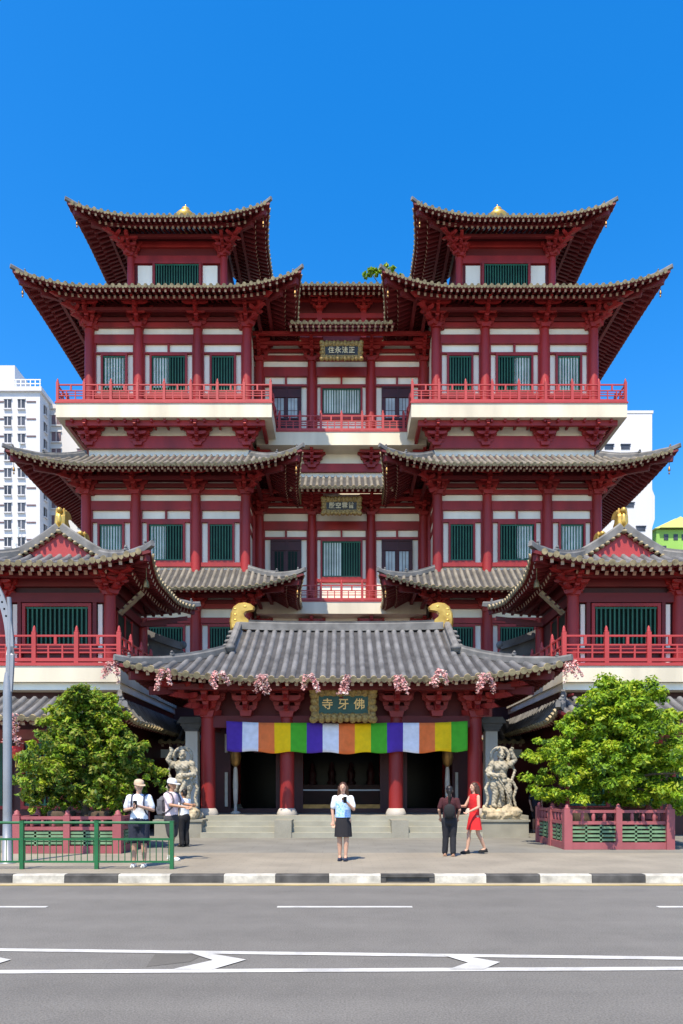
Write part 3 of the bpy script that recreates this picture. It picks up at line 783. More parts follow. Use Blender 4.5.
# ------------------------------------------------------------------ entrance porch
porch = tag(empty('entrance_porch', (0, 23.5, GZ)), 'single storey entrance porch with grey tiled roof, red columns and gold ridge ornaments', 'porch')
def build_porch():
    FZ = .77
    b = MB()
    for k in range(4): b.box(-4.3, 4.3, 21.9+.3*k, 22.2+.3*k, GZ-.1, GZ+.16*(k+1)-.0005)
    b.build('steps', M['step'], porch)
    for x in (-1.78, 1.78): b = MB(); b.box(x-.26, x+.26, 21.86, 22.95, GZ-.1, FZ-.10); b.build('step_block', M['granite'], porch)
    b = MB(); b.box(-6.0, 6.0, 23.1, 31, GZ-.1, FZ); b.box(-4.3, 4.3, 22.95, 23.1, GZ-.1, FZ-.002); b.build('floor', M['granite'], porch)
    for x in (-4.36, -1.78, 1.78, 4.36):
        column(porch, x, 23.55, FZ, 4.1, .235)
        bracket(porch, x, 23.5, 3.95, .95, 1.1, 1.1)
        column(porch, x, 29.5, FZ, 4.1, .235)
    for x in (-3.1, 0, 3.1): bracket(porch, x, 23.5, 3.98, .8, 1.05, 1.0)
    for x in (-4.36, 4.36): bracket(porch, x, 23.45, 4.0, .8, 1.1, 1.7, (1 if x > 0 else -1)*PI/4)
    b = MB()
    b.box(-4.5, 4.5, 23.43, 23.67, 3.62, 4.0)
    for o, dz in ((0, .95), (.5, .75), (1.0, .72)):
        b.box(-4.4-o, 4.4+o, 23.5-o-.08, 23.5-o+.08, 4.0+dz, 4.18+dz)
        for s in (-1, 1): b.box(s*(4.4+o)-.08, s*(4.4+o)+.08, 23.5-o+.08, 29, 4.002+dz, 4.178+dz)
    for s in (-1, 1): b.box(s*4.36-.1, s*4.36+.1, 23.6, 29.5, 3.64, 3.98)
    b.box(-4.3, 4.3, 23.9, 24.05, 4.05, 5.6)
    b.build('beam', M['soffit'], porch)
    # doors wall
    Y = 25.4; b = MB()
    for x0, x1 in ((-4.5, -4.0), (-2.22, -1.45), (1.45, 2.22), (4.0, 4.5)): b.box(x0, x1, Y, Y+.3, FZ, 4.8)
    b.box(-4.5, 4.5, Y+.01, Y+.29, 3.7, 5.6)
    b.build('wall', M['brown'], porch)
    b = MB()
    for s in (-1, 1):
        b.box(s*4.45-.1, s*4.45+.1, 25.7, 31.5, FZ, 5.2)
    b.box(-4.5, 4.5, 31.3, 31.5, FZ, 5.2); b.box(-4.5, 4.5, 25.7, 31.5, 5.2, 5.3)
    b.build('interior_wall', M['black'], porch)  # near-black colour stands in for the darkness of the unlit hall
    for x0, x1 in ((-4.0, -2.22), (-1.45, 1.45), (2.22, 4.0)):
        f = MB()
        f.box(x0, x1, Y+.02, Y+.25, FZ, FZ+.16); f.box(x0, x0+.09, Y-.03, Y+.2, FZ, 3.7); f.box(x1-.09, x1, Y-.03, Y+.2, FZ, 3.7)
        d = f.build('doorway', M['brown'], porch)
        if x0 < 0 < x1:
            g = MB(); g.box(x0+.09, x1-.09, Y+.04, Y+.09, 1.55, 1.60); g.build('rail', M['galv'], d)
            g = MB(); g.box(x0+.09, x1-.09, Y+.03, Y+.1, FZ+.16, FZ+.30); g.build('sill', M['bronze'], d)
    for x in (-4.05, 4.05):
        for z0, z1 in ((2.9, 3.55), (1.0, 2.2)): b = MB(); b.box(x-.05, x+.05, 25.3, 25.37, z0, z1); b.build('couplet_board', M['plinth'], porch)
    r = Roof(porch, .05, 26.3, 6.45, 4.5, 2.70, 2.7, 4.94, 1.37, .89, .46, .30, kc=1.5, ext='F', wr=1.667, wall=1.9, tile='tile', rollr=.095, over=.12, sides='FLRB', hips=True)
    # main ridge with slightly rising ends, gable ridges, gable infill
    ro = r.obj; b = MB()
    zt = r.ze + r.G(1.667)
    pts = [(x, 26.3, zt+.12+.06*(abs(x)/3.6)**3) for x in [(-3.7+7.4*i/20) for i in range(21)]]
    b.sweep(pts, [(-.16, -.15), (.16, -.15), (.16, .1), (.12, .14), (.14, .2), (-.14, .2), (-.12, .14), (-.16, .1)])
    b.build('ridge', M['ridge'], ro)
    for s in (-1, 1):
        for sd, sy in (('F', 1), ('B', -1)):
            P = []; b = MB()
            for k in range(9):
                d = 2.55 + (4.5-2.55)*k/8; q = s*sy*(3.75+.05)
                P.append(r.pt(sd, q, d, .06))
            b.sweep(P, [(-.12, -.05), (.12, -.05), (.12, .22), (.06, .28), (-.06, .28), (-.12, .22)])
            e = P[0]; b.lathe([(.02, 0), (.17, .02), (.19, .1), (.12, .2), (.02, .24)], (e.x, e.y-.1*sy, e.z+.0), 12)
            b.ell(e+V((0, -.12*sy, .08)), (.17, .10, .17))
            b.build('ridge', M['ridge'], ro)
        b = MB()
        # protruding gable tile ends
        for k in range(5):
            d = 2.7+1.6*k/4; p = r.pt('F', s*3.87, d, .05); b.cap(p, p+V((s*.22, 0, -.02)), .07, .07, 8)
        b.build('gable_tile', M['ridge'], ro)
    for s in (-1, 1):
        g = MB(); X = s*3.8; z1 = r.ze+r.G1-.15
        g.prism([(26.3-1.8, z1), (26.3+1.8, z1), (26.3, zt)], X-.08, X+.08, 0, 'x')
        g.build('gable', M['red'], ro)
    for s in (-1, 1): chiwen(porch, (s*3.62, 26.3, zt+.02), .30, .98, -s)
    # wooden hip beams
    b = MB()
    for s in (-1, 1):
        for p_, q_ in (((s*6.4, 21.75, 5.05), (s*4.36, 23.5, 5.25)), ((s*5.9, 22.2, 4.65), (s*4.36, 23.5, 4.85))):
            b = MB(); b.bar(p_, q_, .18, .25); b.build('hip_beam', M['soffit'], porch)
build_porch()
def MBL(prof, c):
    b = MB(); b.lathe(prof, c, 12); return b.build('vase', M['bronze'])
def altar():
    ao = tag(empty('altar', (0, 29.6, .77)), 'altar with urns coloured dark for the gloom inside the hall behind the porch', 'altar')
    b = MB(); b.box(-1.9, 1.9, 29.3, 30.1, .77, 1.7); b.box(-2.05, 2.05, 29.2, 30.2, 1.7, 1.78); b.build('table', M['brown'], ao)
    b = MB()
    for x in (-1.2, -.4, .4, 1.2): b.lathe([(.16, 0), (.2, .1), (.12, .2), (.17, .45), (.14, .6), (.09, .66), (.11, .8), (.02, .95)], (x, 29.6, 1.78), 14)
    b.build('ornament', M['brown'], ao)  # dark colour on the urns paints in the gloom of the hall
    b = MB(); b.box(-2.4, 2.4, 30.4, 30.5, 1.6, 4.2); b.build('back_panel', M['black'], ao)
altar()

# ------------------------------------------------------------------ corner pavilions
def pavilion(sg):
    cx = sg*9.06
    pv = tag(empty('corner_pavilion', (cx, 24.8, GZ)), 'small raised pavilion with red balcony and gabled roof, behind the '+('lamp post' if sg < 0 else 'bright green tree'), 'pavilion', 'corner pavilions')
    b = MB(); b.box(cx-2.45, cx+2.45, 21.9, 28.3, GZ, 4.8); b.build('base_wall', M['brown'], pv)
    b = MB()
    for i, x in enumerate((-1.6, 0, 1.6)): 
        o = window(pv, cx+x, .55, 1.1, 3.0, 21.78)
    b.box(cx-2.5, cx+2.5, 21.35, 28.4, 4.55, 4.76); b.build('soffit_beam', M['cream'], pv)
    b = MB(); b.box(cx-2.55, cx+2.55, 21.2, 28.4, 4.765, 5.24); bo = b.build('balcony', M['slab'], pv)
    b = MB(); b.box(cx-2.58, cx+2.58, 21.17, 28.4, 5.24, 5.33); b.build('coping', M['rail'], bo)
    railing(bo, [(cx-2.5, 28.3), (cx-2.5, 21.25), (cx+2.5, 21.25), (cx+2.5, 28.3)], 5.33, .86, 1.25)
    # upper room
    b = MB(); b.box(cx-1.62, cx+1.62, 23.05, 26.7, 5.24, 8.85); b.build('wall', M['brown'], pv)
    for x in (-1.68, 1.68):
        for y in (22.95, 26.7): column(pv, cx+x, y, 5.33, 7.9, .19, base=False)
        bracket(pv, cx+x, 22.9, 7.75, .75, .7, .8); bracket(pv, cx+x, 22.9, 7.78, .7, .7, 1.3, (1 if x > 0 else -1)*PI/4)
    b = MB()
    for z0, z1 in ((7.55, 7.85), (8.05, 8.45), (5.95, 6.1)):
        b.box(cx-1.68, cx+1.68, 22.9, 23.05, z0, z1)
        for s in (-1, 1): b.box(cx+s*1.66-.06, cx+s*1.66+.06, 23.05, 26.7, z0+.002, z1-.002)
    for x in (-1.2, 1.2): b.box(cx+x-.06, cx+x+.06, 22.92, 23.05, 5.33, 7.55)
    for o, dz in ((.4, 0), (.85, .14)):
        b.box(cx-1.68-o, cx+1.68+o, 22.9-o-.06, 22.9-o+.06, 8.2+dz, 8.34+dz)
        for s in (-1, 1): b.box(cx+s*(1.68+o)-.06, cx+s*(1.68+o)+.06, 22.9-o+.06, 26.7+o, 8.202+dz, 8.338+dz)
    b.build('timber_frame', M['soffit'], pv)
    b = MB()
    for s in (-1, 1):
        b = MB(); b.box(cx+s*1.36-.07, cx+s*1.36+.07, 22.99, 23.06, 5.4, 7.5); b.build('plaster_panel', M['cream'], pv)
    window(pv, cx-.0, 1.0, 6.15, 7.42, 22.9)
    # flank window facing the middle
    X = cx - sg*1.62
    b = MB(); b.box(X-.02*sg, X-.05*sg, 23.7, 25.3, 6.2, 7.4); f = b.build('side_window', M['glassd'], pv)
    b = MB()
    for y in (23.62, 24.5, 25.3): b.box(X-.01*sg, X-.09*sg, y, y+.08, 6.1, 7.48)
    b.build('frame', M['red'], f)
    # upper roof: gable towards the street
    r = Roof(pv, cx, 24.8, 3.10, 3.15, 1.85, 1.55, 8.38, .72, .6, .34, .32, kc=1.5, ext='L', wr=1.676, wall=1.3, tile='tile', rollr=.085, over=.10, sides='FLRB')
    ro = r.obj; zt = r.ze+r.G(1.676)
    b = MB()
    b.sweep([(cx, y, zt+.1+.05*abs(y-24.8)**2/2) for y in [23.2+3.2*i/8 for i in range(9)]], [(-.13, -.12), (.13, -.12), (.13, .12), (-.13, .12)])
    for sd, s in (('L', 1), ('L', -1), ('R', 1), ('R', -1)):
        P = [r.pt(sd, s*1.62, 1.85+(3.1-1.85)*k/8, .07) for k in range(9)]
        b.sweep(P, [(-.09, -.05), (.09, -.05), (.09, .16), (.05, .21), (-.05, .21), (-.09, .16)])
    b.build('ridge', M['ridge'], ro)
    gt = MB()
    for sd, s in (('L', 1), ('R', -1)):
        for k in range(8):
            p = r.pt(sd, s*1.66, 1.85+1.2*k/7+.03, -.04); gt.cap(p+V((0, -.10, 0)), p+V((0, .05, 0)), .06, .06, 10)
    gt.build('gable_tile', M['goldcap'], ro)
    for y in (24.8-1.58, 24.8+1.58):
        g = MB(); z1 = r.ze+r.G1-.05
        g.prism([(cx-1.22, z1), (cx+1.22, z1), (cx, zt-.02)], y-.06, y+.06)
        g.build('gable', M['rail'], ro)
    chiwen(pv, (cx, 23.45, zt+.02), .32, .74, 1, 'x'); chiwen(pv, (cx, 25.3, zt+.05), .30, .62, -1, 'x')
    # skirt roof over the ground storey
    Roof(pv, cx, 25.2, 3.0, 5.45, .50, 1.55, 3.56, .72, .85, .22, .16, kc=1.2, wall=1.3, tile='tile', sides='FLR')
    Roof(pv, sg*6.2, 28.0, .95, 2.0, .01, 1.6, 3.32, .9, .85, 0, 0, sides='F', hips=False, clip=.95, wall=1.2, name='link_roof')
    b = MB(); x0, x1 = sorted((sg*5.3, sg*6.6)); b.box(x0, x1, 26.3, 26.5, 2.75, 3.05); b.build('lintel', M['pier'], pv)
    # sloping rear ridge of the link roof
    b = MB()
    P = [V((sg*(8.3-2.0*t), 28.6, 8.05-1.0*t+.22*t*t-.05)) for t in [i/8 for i in range(9)]]
    b.sweep(P, [(-.11, -.1), (.11, -.1), (.11, .18), (-.11, .18)], 0); b.ell(P[-1]+V((0, 0, .1)), (.16, .14, .16), m=1)
    b.prism([(sg*6.3, 5.6), (sg*6.3, 7.1), (sg*8.3, 7.95), (sg*8.3, 5.6)], 28.62, 30.5, 0)
    b.build('link_ridge', [M['tile'], M['ridge']], pv)
    # bell and hanging side board
    bell = MB(); p = V((cx-sg*3.1, 22.0, 7.75)); bell.lathe([(.10, 0), (.09, .10), (.07, .2), (.02, .26), (.012, .6)], p, 10); bell.build('wind_bell', M['bronze'], pv)
    class HB:
        def bar(q_, *a): h_ = MB(); h_.bar(*a); h_.build('hip_beam', M['soffit'], pv)
    hb = HB()
    for s in (-1, 1):
        hb.bar((cx+s*3.3, 21.45, 8.5), (cx+s*1.68, 22.95, 8.65), .15, .2); hb.bar((cx+s*3.3, 28.1, 8.5), (cx+s*1.68, 26.7, 8.65), .15, .2)
        for k in range(3): hb.bar((cx+s*1.7, 26.3+.3*k, 7.6+.1*k), (cx+s*(2.6+.3*k), 26.6+.4*k, 7.7+.2*k), .1, .14)
    # gilt board leaning out under the inner eave
    a = V((cx-sg*1.80, 23.6, 7.35)); c = V((cx-sg*2.55, 23.6, 8.05)); n = (c-a).normalized(); o_ = V((-n.z*-sg, 0, 0))
    pb = MB(); nb = V((-n.z, 0, n.x)); 
    pb.bar((a+c)/2+V((0, -.16, 0)), (a+c)/2+V((0, .16, 0)), (c-a).length, .07, 0, up=nb)
    po = empty('plaque', (cx-sg*2.2, 23.6, 7.7)); tag(po, 'gilt board leaning out under the inner eave of the '+('left' if sg < 0 else 'right')+' pavilion', 'plaque', 'leaning pavilion boards')
    pb.build('board', M['goldcap'], po)
    for t in (.2, .4, .6, .8):
        k = MB(); q = a.lerp(c, t); k.ell(q+V((0, -.165, 0)), (.05, .015, .04)); k.build('carving', M['brown'], po)
    K = 1.065
    for o in (pv, po):
        o.scale = (K, K, K)
        q = V(o.location); o.location = (q.x*K, q.y+1.6+(q.y-24.8)*(K-1), q.z+(q.z-GZ)*(K-1)-.09)
pavilion(-1); pavilion(1)

# piers either side of the porch
for sg in (-1, 1):
    b = MB(); x0, x1 = sorted((sg*5.0, sg*5.42)); b.box(x0, x1, 25.0, 25.4, GZ, 3.62)
    po = tag(b.build('pier', M['pier']), 'pale grey pier with a small tiled cap, on the '+('left' if sg < 0 else 'right')+' side of the porch', 'pier', 'grey piers')
    c = MB()
    for k in range(3): c.box(x0-.05-.05*k, x1+.05+.05*k, 24.95-.05*k, 25.45+.05*k, 3.62+.09*k, 3.71+.09*k-.002)
    c.prism([(x0-.25, 3.89), (x1+.25, 3.89), (x1+.12, 4.1), (x0-.12, 4.1)], 24.75, 25.65); c.build('cap', M['tile'], po)

# ------------------------------------------------------------------ plaques with writing
def text_mesh(body, size, loc, m, parent, name='lettering', depth=.02, tilt=0):
    cu = bpy.data.curves.new(name, 'FONT'); cu.body = body; cu.size = size; cu.align_x = 'CENTER'; cu.align_y = 'CENTER'; cu.extrude = depth; cu.offset = size*.012
    cu.space_character = 1.12
    o = bpy.data.objects.new(name, cu); COL.objects.link(o)
    dg = bpy.context.evaluated_depsgraph_get()
    me = bpy.data.meshes.new_from_object(o.evaluated_get(dg)); bpy.data.objects.remove(o)
    me.materials.clear(); me.materials.append(m)
    me.transform(Matrix.Translation(loc) @ Matrix.Rotation(PI/2+tilt, 4, 'X'))
    no = bpy.data.objects.new(name, me); COL.objects.link(no); adopt(no, parent); return no
def plaque(x, y, z, w, h, fw, body, label, board, lettering, size, tilt=.12):
    po = tag(empty('plaque', (x, y, z)), label, 'plaque')
    R3 = Matrix.Translation((x, y, z)) @ Matrix.Rotation(tilt, 4, 'X') @ Matrix.Translation((-x, -y, -z))
    b = MB(); b.box(x-w/2, x+w/2, y-.03, y+.05, z-h/2, z+h/2); bo = b.build('board', board, po); bo.data.transform(R3)
    f = MB()
    n = max(7, int(w/.17))
    for i in range(n+1):
        xx = x-w/2-fw*.3+(w+fw*.6)*i/n
        for s in (-1, 1): f.ell((xx, y-.02, z+s*(h/2+fw*.42)), ((w+fw)/n*.62, .09, fw*(.52+.22*abs(math.sin(i*1.3)))), 10, 6)
    m_ = max(3, int(h/.17))
    for i in range(m_+1):
        zz = z-h/2+h*i/m_
        for s in (-1, 1): f.ell((x+s*(w/2+fw*.42), y-.02, zz), (fw*(.5+.2*abs(math.sin(i*1.7))), .09, h/m_*.75), 10, 6)
    for s in (-1, 1):
        for t in (-1, 1): f.ell((x+s*(w/2+fw*.6), y-.03, z+t*(h/2+fw*.6)), (fw*.55, .1, fw*.55), 10, 6)
    for s in (-1, 1): f.box(x+s*(w/2+.0)-.03, x+s*(w/2)+.03, y-.06, y, z-h/2, z+h/2); f.box(x-w/2, x+w/2, y-.061, y-.001, z+s*h/2-.03, z+s*h/2+.03)
    fo = f.build('frame', M['giltf'], po); fo.data.transform(R3)
    t = text_mesh(body, size, (x, y-.05, z+.0), lettering, po); t.data.transform(R3)
    return po
M['letgold'] = mat('gilt_lettering', (.75, .50, .20), .4, .1, 3, metal=.3)
M['letwhite'] = mat('pale_lettering', (.70, .58, .34), .5, .1, 3)
plaque(0.06, 22.75, 4.28, 1.62, .62, .24, '寺 牙 佛', 'large teal plaque with gilt characters above the striped banner', M['plaqueG'], M['letgold'], .36)
plaque(0, 36.9, 24.05, 1.75, .50, .23, '住永法正', 'small dark plaque with four pale characters under the topmost middle roof', M['plaqueD'], M['letwhite'], .33)
plaque(0, 36.9, 16.1, 1.62, .46, .23, '殿空雲普', 'small dark plaque with four pale characters under the lower middle roof', M['plaqueD'], M['letwhite'], .31)

# ------------------------------------------------------------------ banner
def banner():
    cols = [('purple', (.085, .03, .34)), ('white', (.80, .80, .90)), ('orange', (.90, .19, .05)), ('yellow', (.95, .58, .008)), ('green', (.05, .42, .025))]
    mats_ = [cloth(n+'_banner_cloth', c) for n, c in cols]
    x0, x1 = -3.70, 4.04; y = 23.12
    b = MB(); n = 15; per = 8; nz = 8
    def P(u, v):
        x = x0+(x1-x0)*u
        sag = -.05*math.sin(PI*u)*1.2 - .025*math.sin(PI*((u*3) % 1))
        z = 3.80 + sag*(1-0) - .95*v - .03*v*math.sin(u*41)
        yy = y + .05*math.sin(u*60+v*1.5)*(.3+.7*v) + .035*math.sin(u*23+2*v) 
        return V((x, yy, z))
    for i in range(n):
        for k in range(per):
            for j in range(nz):
                u0, u1 = (i+k/per)/n, (i+(k+1)/per)/n; v0, v1 = j/nz, (j+1)/nz
                b.add([P(u0, v1), P(u1, v1), P(u1, v0), P(u0, v0)], [(0, 1, 2, 3)], i % 5, True)
    o = b.build('banner', mats_)
    import bmesh
    bm = bmesh.new(); bm.from_mesh(o.data); bmesh.ops.remove_doubles(bm, verts=bm.verts, dist=.0008); bm.to_mesh(o.data); bm.free()
    md = o.modifiers.new('thick', 'SOLIDIFY'); md.thickness = .006
    tag(o, 'long cloth banner of coloured stripes hung across the porch columns', 'banner')
banner()

# ------------------------------------------------------------------ blossoms and leaves
def leafset(b, c, n, rad, size, mats_n, out=None, flat=.85, rng=rnd, long=2.0, droop=0):
    for _ in range(n):
        d = V((rng.gauss(0, 1), rng.gauss(0, 1), rng.gauss(0, 1))).normalized()
        p = V(c) + V((d.x*rad[0], d.y*rad[1], d.z*rad[2]))*(rng.random()**.45)
        nrm = (d*.7 + V((0, 0, flat)) + V((rng.uniform(-1, 1), rng.uniform(-1, 1), rng.uniform(-1, 1)))*.75).normalized()
        t = nrm.cross(V((rng.uniform(-1, 1), rng.uniform(-1, 1), rng.uniform(-.4, .4)+.01))).normalized()
        if droop: t = (t + V((0, 0, -droop))).normalized()
        s_ = nrm.cross(t).normalized()
        L = size*rng.uniform(.65, 1.35); W = L/long
        m = rng.choice(mats_n)
        a = p - t*L*.5; e = p + t*L*.5; k = nrm*(-W*.18)
        b.add([a, p-t*L*.1+s_*W*.5+k, e, p-t*L*.1-s_*W*.5+k, p-t*L*.05], [(0, 1, 4), (1, 2, 4), (2, 3, 4), (3, 0, 4)], m, True)

def blossom(x, y, z, label, sc=1.0, seed=0, lean=0):
    r = random.Random(seed)
    po = tag(empty('blossom_bunch', (x, y, z)), label, 'flowers', 'blossom bunches hanging from the eaves')
    b = MB(); tw = MB()
    for k in range(5):
        a = r.uniform(0, 2*PI); L = r.uniform(.18, .48)*sc
        e = V((x+math.cos(a)*.26*sc+lean*L, y-abs(math.sin(a))*.14*sc, z-L))
        q = V((x+math.cos(a)*.12*sc, y-.1, z+.06*sc))
        P = [V((x, y, z)), q, q.lerp(e, .6), e]
        tw.tube(P, [.012, .012, .009, .004], 5)
        for t in (0, .25, .5, .75, 1):
            c = q.lerp(e, t); leafset(b, c, int(11*sc), (.10*sc, .09, .09*sc), .085, [0, 0, 1], rng=r, long=1.25)
    tw.build('twig', M['bark'], po); b.build('blossom', [M['petal'], M['petal2']], po)
PB = [(166, 671, 'on the porch eave between the left tree and the first column'), (219, 673, 'over the leftmost red porch column'),
      (262, 676, 'in front of the eave over the second and third banner stripes'), (308, 676, 'touching the top left corner of the teal plaque'), (349, 677, 'drooping over the top of the teal plaque'),
      (397, 677, 'just right of the teal plaque'), (441, 671, 'over the orange and yellow stripes at the right of the banner'), (484, 675, 'over the rightmost red porch column'),
      (113, 664, 'at the left tip of the porch roof'), (571, 663, 'at the right tip of the porch roof')]
for i, (px, py, lb) in enumerate(PB):
    Y = 21.6
    blossom((px-341.5)*Y/720, Y, 1.58+(788-py)*Y/720, 'pink blossom bunch '+lb, .95, 40+i, .15 if i % 2 else -.1)
blossom(-9.5, 20.6, 3.6, 'pink blossom bunch under the low eave beside the lamp post, above the red lantern', 1.5, 77)
b = MB(); lo = tag(empty('lantern', (-9.4, 20.8, 2.7)), 'round red cloth lantern hanging behind the left tree by the lamp post', 'lantern')
b.lathe([(.04, -.19), (.12, -.16), (.19, -.05), (.2, .02), (.18, .1), (.1, .17), (.04, .19)], (-9.4, 20.8, 2.68), 20, fn=lambda t, z: 1+.03*math.cos(t*10)); b.build('shade', M['lantern'], lo)
b = MB(); b.tube([(-9.4, 20.8, 2.86), (-9.4, 20.8, 3.5)], .008, 5); b.tube([(-9.4, 20.8, 2.5), (-9.4, 20.8, 2.25)], [.02, .03], 6); b.build('cord', M['gold'], lo)

def tree(name, label, x, y, base, prof, seed, mats_n, nclump, nleaf, size, group=None, zt=None, yscale=.85, limbs=7, trunk_r=.11):
    """prof: list of (z, halfwidth) for the crown's outline"""
    r = random.Random(seed)
    root = tag(empty(name, (x, y, base)), label, 'tree', group)
    z0, z1 = prof[0][0], prof[-1][0]
    def hw(z):
        for (za, ha), (zb, hb_) in zip(prof[:-1], prof[1:]):
            if za <= z <= zb: return ha+(hb_-ha)*(z-za)/(zb-za)
        return .1
    tk = MB(); tk.tube([(x, y, base), (x+.03, y, base+(z0-base)*.6), (x-.02, y+.02, z0+.4), (x+.05, y, z0+(z1-z0)*.7)], [trunk_r*1.3, trunk_r, trunk_r*.8, trunk_r*.25], 9)
    lm = MB(); cr = MB()
    cl = []
    lobes = []
    nl = max(7, nclump//14)
    for i in range(nl):
        z = z0+.15 + (z1-z0-.25)*((i+.5)/nl)**1.1; h = hw(z); a = i*2.4+r.uniform(-.5, .5)
        k = r.uniform(.5, .92)
        lobes.append((V((x+math.cos(a)*h*k, y+math.sin(a)*h*k*yscale, z+r.uniform(-.1, .1))), h*r.uniform(.26, .44)+.12))
    for i in range(nclump):
        c, R_ = lobes[i % nl]
        d = V((r.gauss(0, 1), r.gauss(0, 1), r.gauss(.25, .9))).normalized()
        q = c + V((d.x*R_*1.15, d.y*R_*1.1, d.z*R_*.8))*r.uniform(.55, 1.08)
        if q.z < z0-.25: q.z = z0-.25+r.random()*.3
        cl.append(q)
    for i in range(nclump//5):
        z = z0+(z1-z0)*.8*r.random(); h = hw(z)*r.random()*.75; a = r.uniform(0, 2*PI)
        cl.append(V((x+math.cos(a)*h, y+math.sin(a)*h*yscale, z)))
    for i in range(limbs):
        c = cl[i*len(cl)//limbs]; s = V((x, y, z0+(z1-z0)*.1+ (c.z-z0)*.35))
        lm.tube([s, s.lerp(c, .5)+V((0, 0, .08)), c], [trunk_r*.5, trunk_r*.3, .01], 6)
    nm = len(mats_n)
    for c in cl:
        rr = r.uniform(.13, .27)*(hw((z0+z1)/2)/1.9)
        pal = r.choice(mats_n)
        leafset(cr, c, int(nleaf*r.uniform(.6, 1.3)), (rr*1.15, rr*1.15, rr*.8), size, pal, rng=r, long=1.9, droop=.25)
    tk.build('trunk', M['bark'], root); lm.build('limb', M['bark'], root)
    cr.build('crown', [M['leafA'], M['leafB'], M['leafC'], M['leafD'], M['leafE']], root)
    return root
tree('small_tree', 'rounded olive green tree in the pink planter at the left, behind the green fence', -6.42, 18.0, .9,
     [(1.15, 1.25), (1.5, 1.5), (2.2, 1.48), (2.9, 1.12), (3.5, .8), (4.05, .35)], 5, [[0, 3, 3, 1], [0, 2, 3], [3, 4, 1], [0, 3, 2]], 520, 80, .118, 'planter trees')
tree('small_tree', 'broad bright green tree in the pink planter at the right, in front of the pavilion', 7.28, 19.0, .9,
     [(1.25, 1.6), (1.6, 1.9), (2.2, 1.9), (2.9, 1.65), (3.6, 1.2), (4.1, .7), (4.35, .3)], 8, [[1, 1, 0, 4], [0, 1, 4], [1, 4, 4], [0, 1, 0, 2]], 600, 84, .118, 'planter trees')
tree('rooftop_tree', 'small leafy tree showing above the roof between the two towers', 2.9, 46.5, 28.0,
     [(32.2, .9), (33.4, 1.4), (34.6, 1.1), (35.6, .3)], 15, [[0, 1], [0, 4]], 70, 22, .26, yscale=1)

# ------------------------------------------------------------------ planters
def planter(x0, x1, y0, y1, zt, label, left):
    po = tag(empty('planter', ((x0+x1)/2, (y0+y1)/2, GZ)), label, 'planter', 'pink planters')
    fl = MB(); fl.box(x0+.06, x1-.06, y0+.06, y1-.06, GZ+.004, GZ+.30)
    for s in (.3, .72):
        fl.lathe([(.22, 0), (.30, .35), (.34, .62), (.30, .66)], (x0+(x1-x0)*s, (y0+y1)/2-.3, GZ+.3), 14)
    fl.build('soil_bed', M['soil'], po)
    def post(x, y, w): 
        b = MB(); b.box(x-w/2, x+w/2, y-w/2, y+w/2, GZ, zt+.03); b.lathe([(w*.4, 0), (w*.46, .03), (w*.28, .05), (w*.32, .09), (.01, .13)], (x, y, zt+.03), 10); b.build('post', M['pink'], po)
    xs = (x0, (x0+x1)/2, x1); ys = (y0, (y0+y1)/2, y1)
    for x in xs: post(x, y0, .2 if x != xs[1] else .15)
    for y in ys[1:]: post(x0, y, .18); post(x1, y, .18)
    b = MB(); sl = MB(); h = zt-GZ
    def run(a, c):
        a, c = V(a), V(c)
        for z, t in ((GZ+.09, .17), (GZ+h*.68, .08), (GZ+h*.97, .07)): b.bar(a+V((0, 0, z)), c+V((0, 0, z)), .09 if t < .1 else .13, t)
        d = (c-a)
        for k in range(1, 4):
            p = a+d*(k/4); b.ell(p+V((0, 0, GZ+h*.82)), (.05, .05, h*.15), 8, 6)
        for k in range(4):
            z = GZ+.24+k*(h*.62-.24)/3.6; sl.bar(a+V((0, 0, z)), c+V((0, 0, z)), .05, .055)
        for k in range(1, 3):
            p = a+d*(k/3); sl.bar(p+V((0, 0, GZ+.18)), p+V((0, 0, GZ+h*.64)), .05, .05, up=(0, 1, 0))
    for xa, xb in ((x0+.1, xs[1]-.07), (xs[1]+.07, x1-.1)): run((xa, y0, 0), (xb, y0, 0)); run((xa, y1, 0), (xb, y1, 0))
    for ya, yb in ((y0+.1, ys[1]-.08), (ys[1]+.08, y1-.09)): run((x0, ya, 0), (x0, yb, 0)); run((x1, ya, 0), (x1, yb, 0))
    b.build('rail', M['pink'], po); sl.build('slats', M['slatgreen'], po)
planter(-7.55, -5.2, 16.75, 19.1, .98, 'pink railed planter with green slats under the olive tree, behind the green fence', True)
planter(5.58, 8.1, 17.8, 20.3, 1.10, 'pink railed planter with green slats under the bright green tree at the right', False)

# ------------------------------------------------------------------ street fence and lamp post
fn_ = tag(empty('fence', (-5.3, 13.5, GZ)), 'green metal pedestrian fence along the kerb at the left', 'fence')
px_ = [-7.4, -5.99, -4.59, -3.18]
for x in px_:
    b = MB(); b.box(x-.035, x+.035, 13.465, 13.535, GZ-.02, 1.02); b.box(x-.04, x+.04, 13.46, 13.54, 1.02, 1.035); b.build('post', M['fence'], fn_)
b = MB(); b.tube([(-7.9, 13.5, 1.0), (-3.18, 13.5, 1.0)], .026, 10); b.build('top_rail', M['fence'], fn_)
for a, c in zip(px_[:-1], px_[1:]):
    b = MB(); b.box(a+.036, c-.036, 13.48, 13.52, .67, .71); b.box(a+.036, c-.036, 13.48, 13.52, .25, .285)
    n = 12
    for i in range(n):
        x = a+(c-a)*(i+.5)/n; b.tube([(x, 13.5, .28), (x, 13.5, .68)], .009, 6)
    b.build('panel', M['fence'], fn_)
lp = tag(empty('lamp_post', (-6.75, 14.55, GZ)), 'grey steel lamp post with a curved perforated arm at the left edge', 'lamp post')
X, Y = -6.75, 14.55
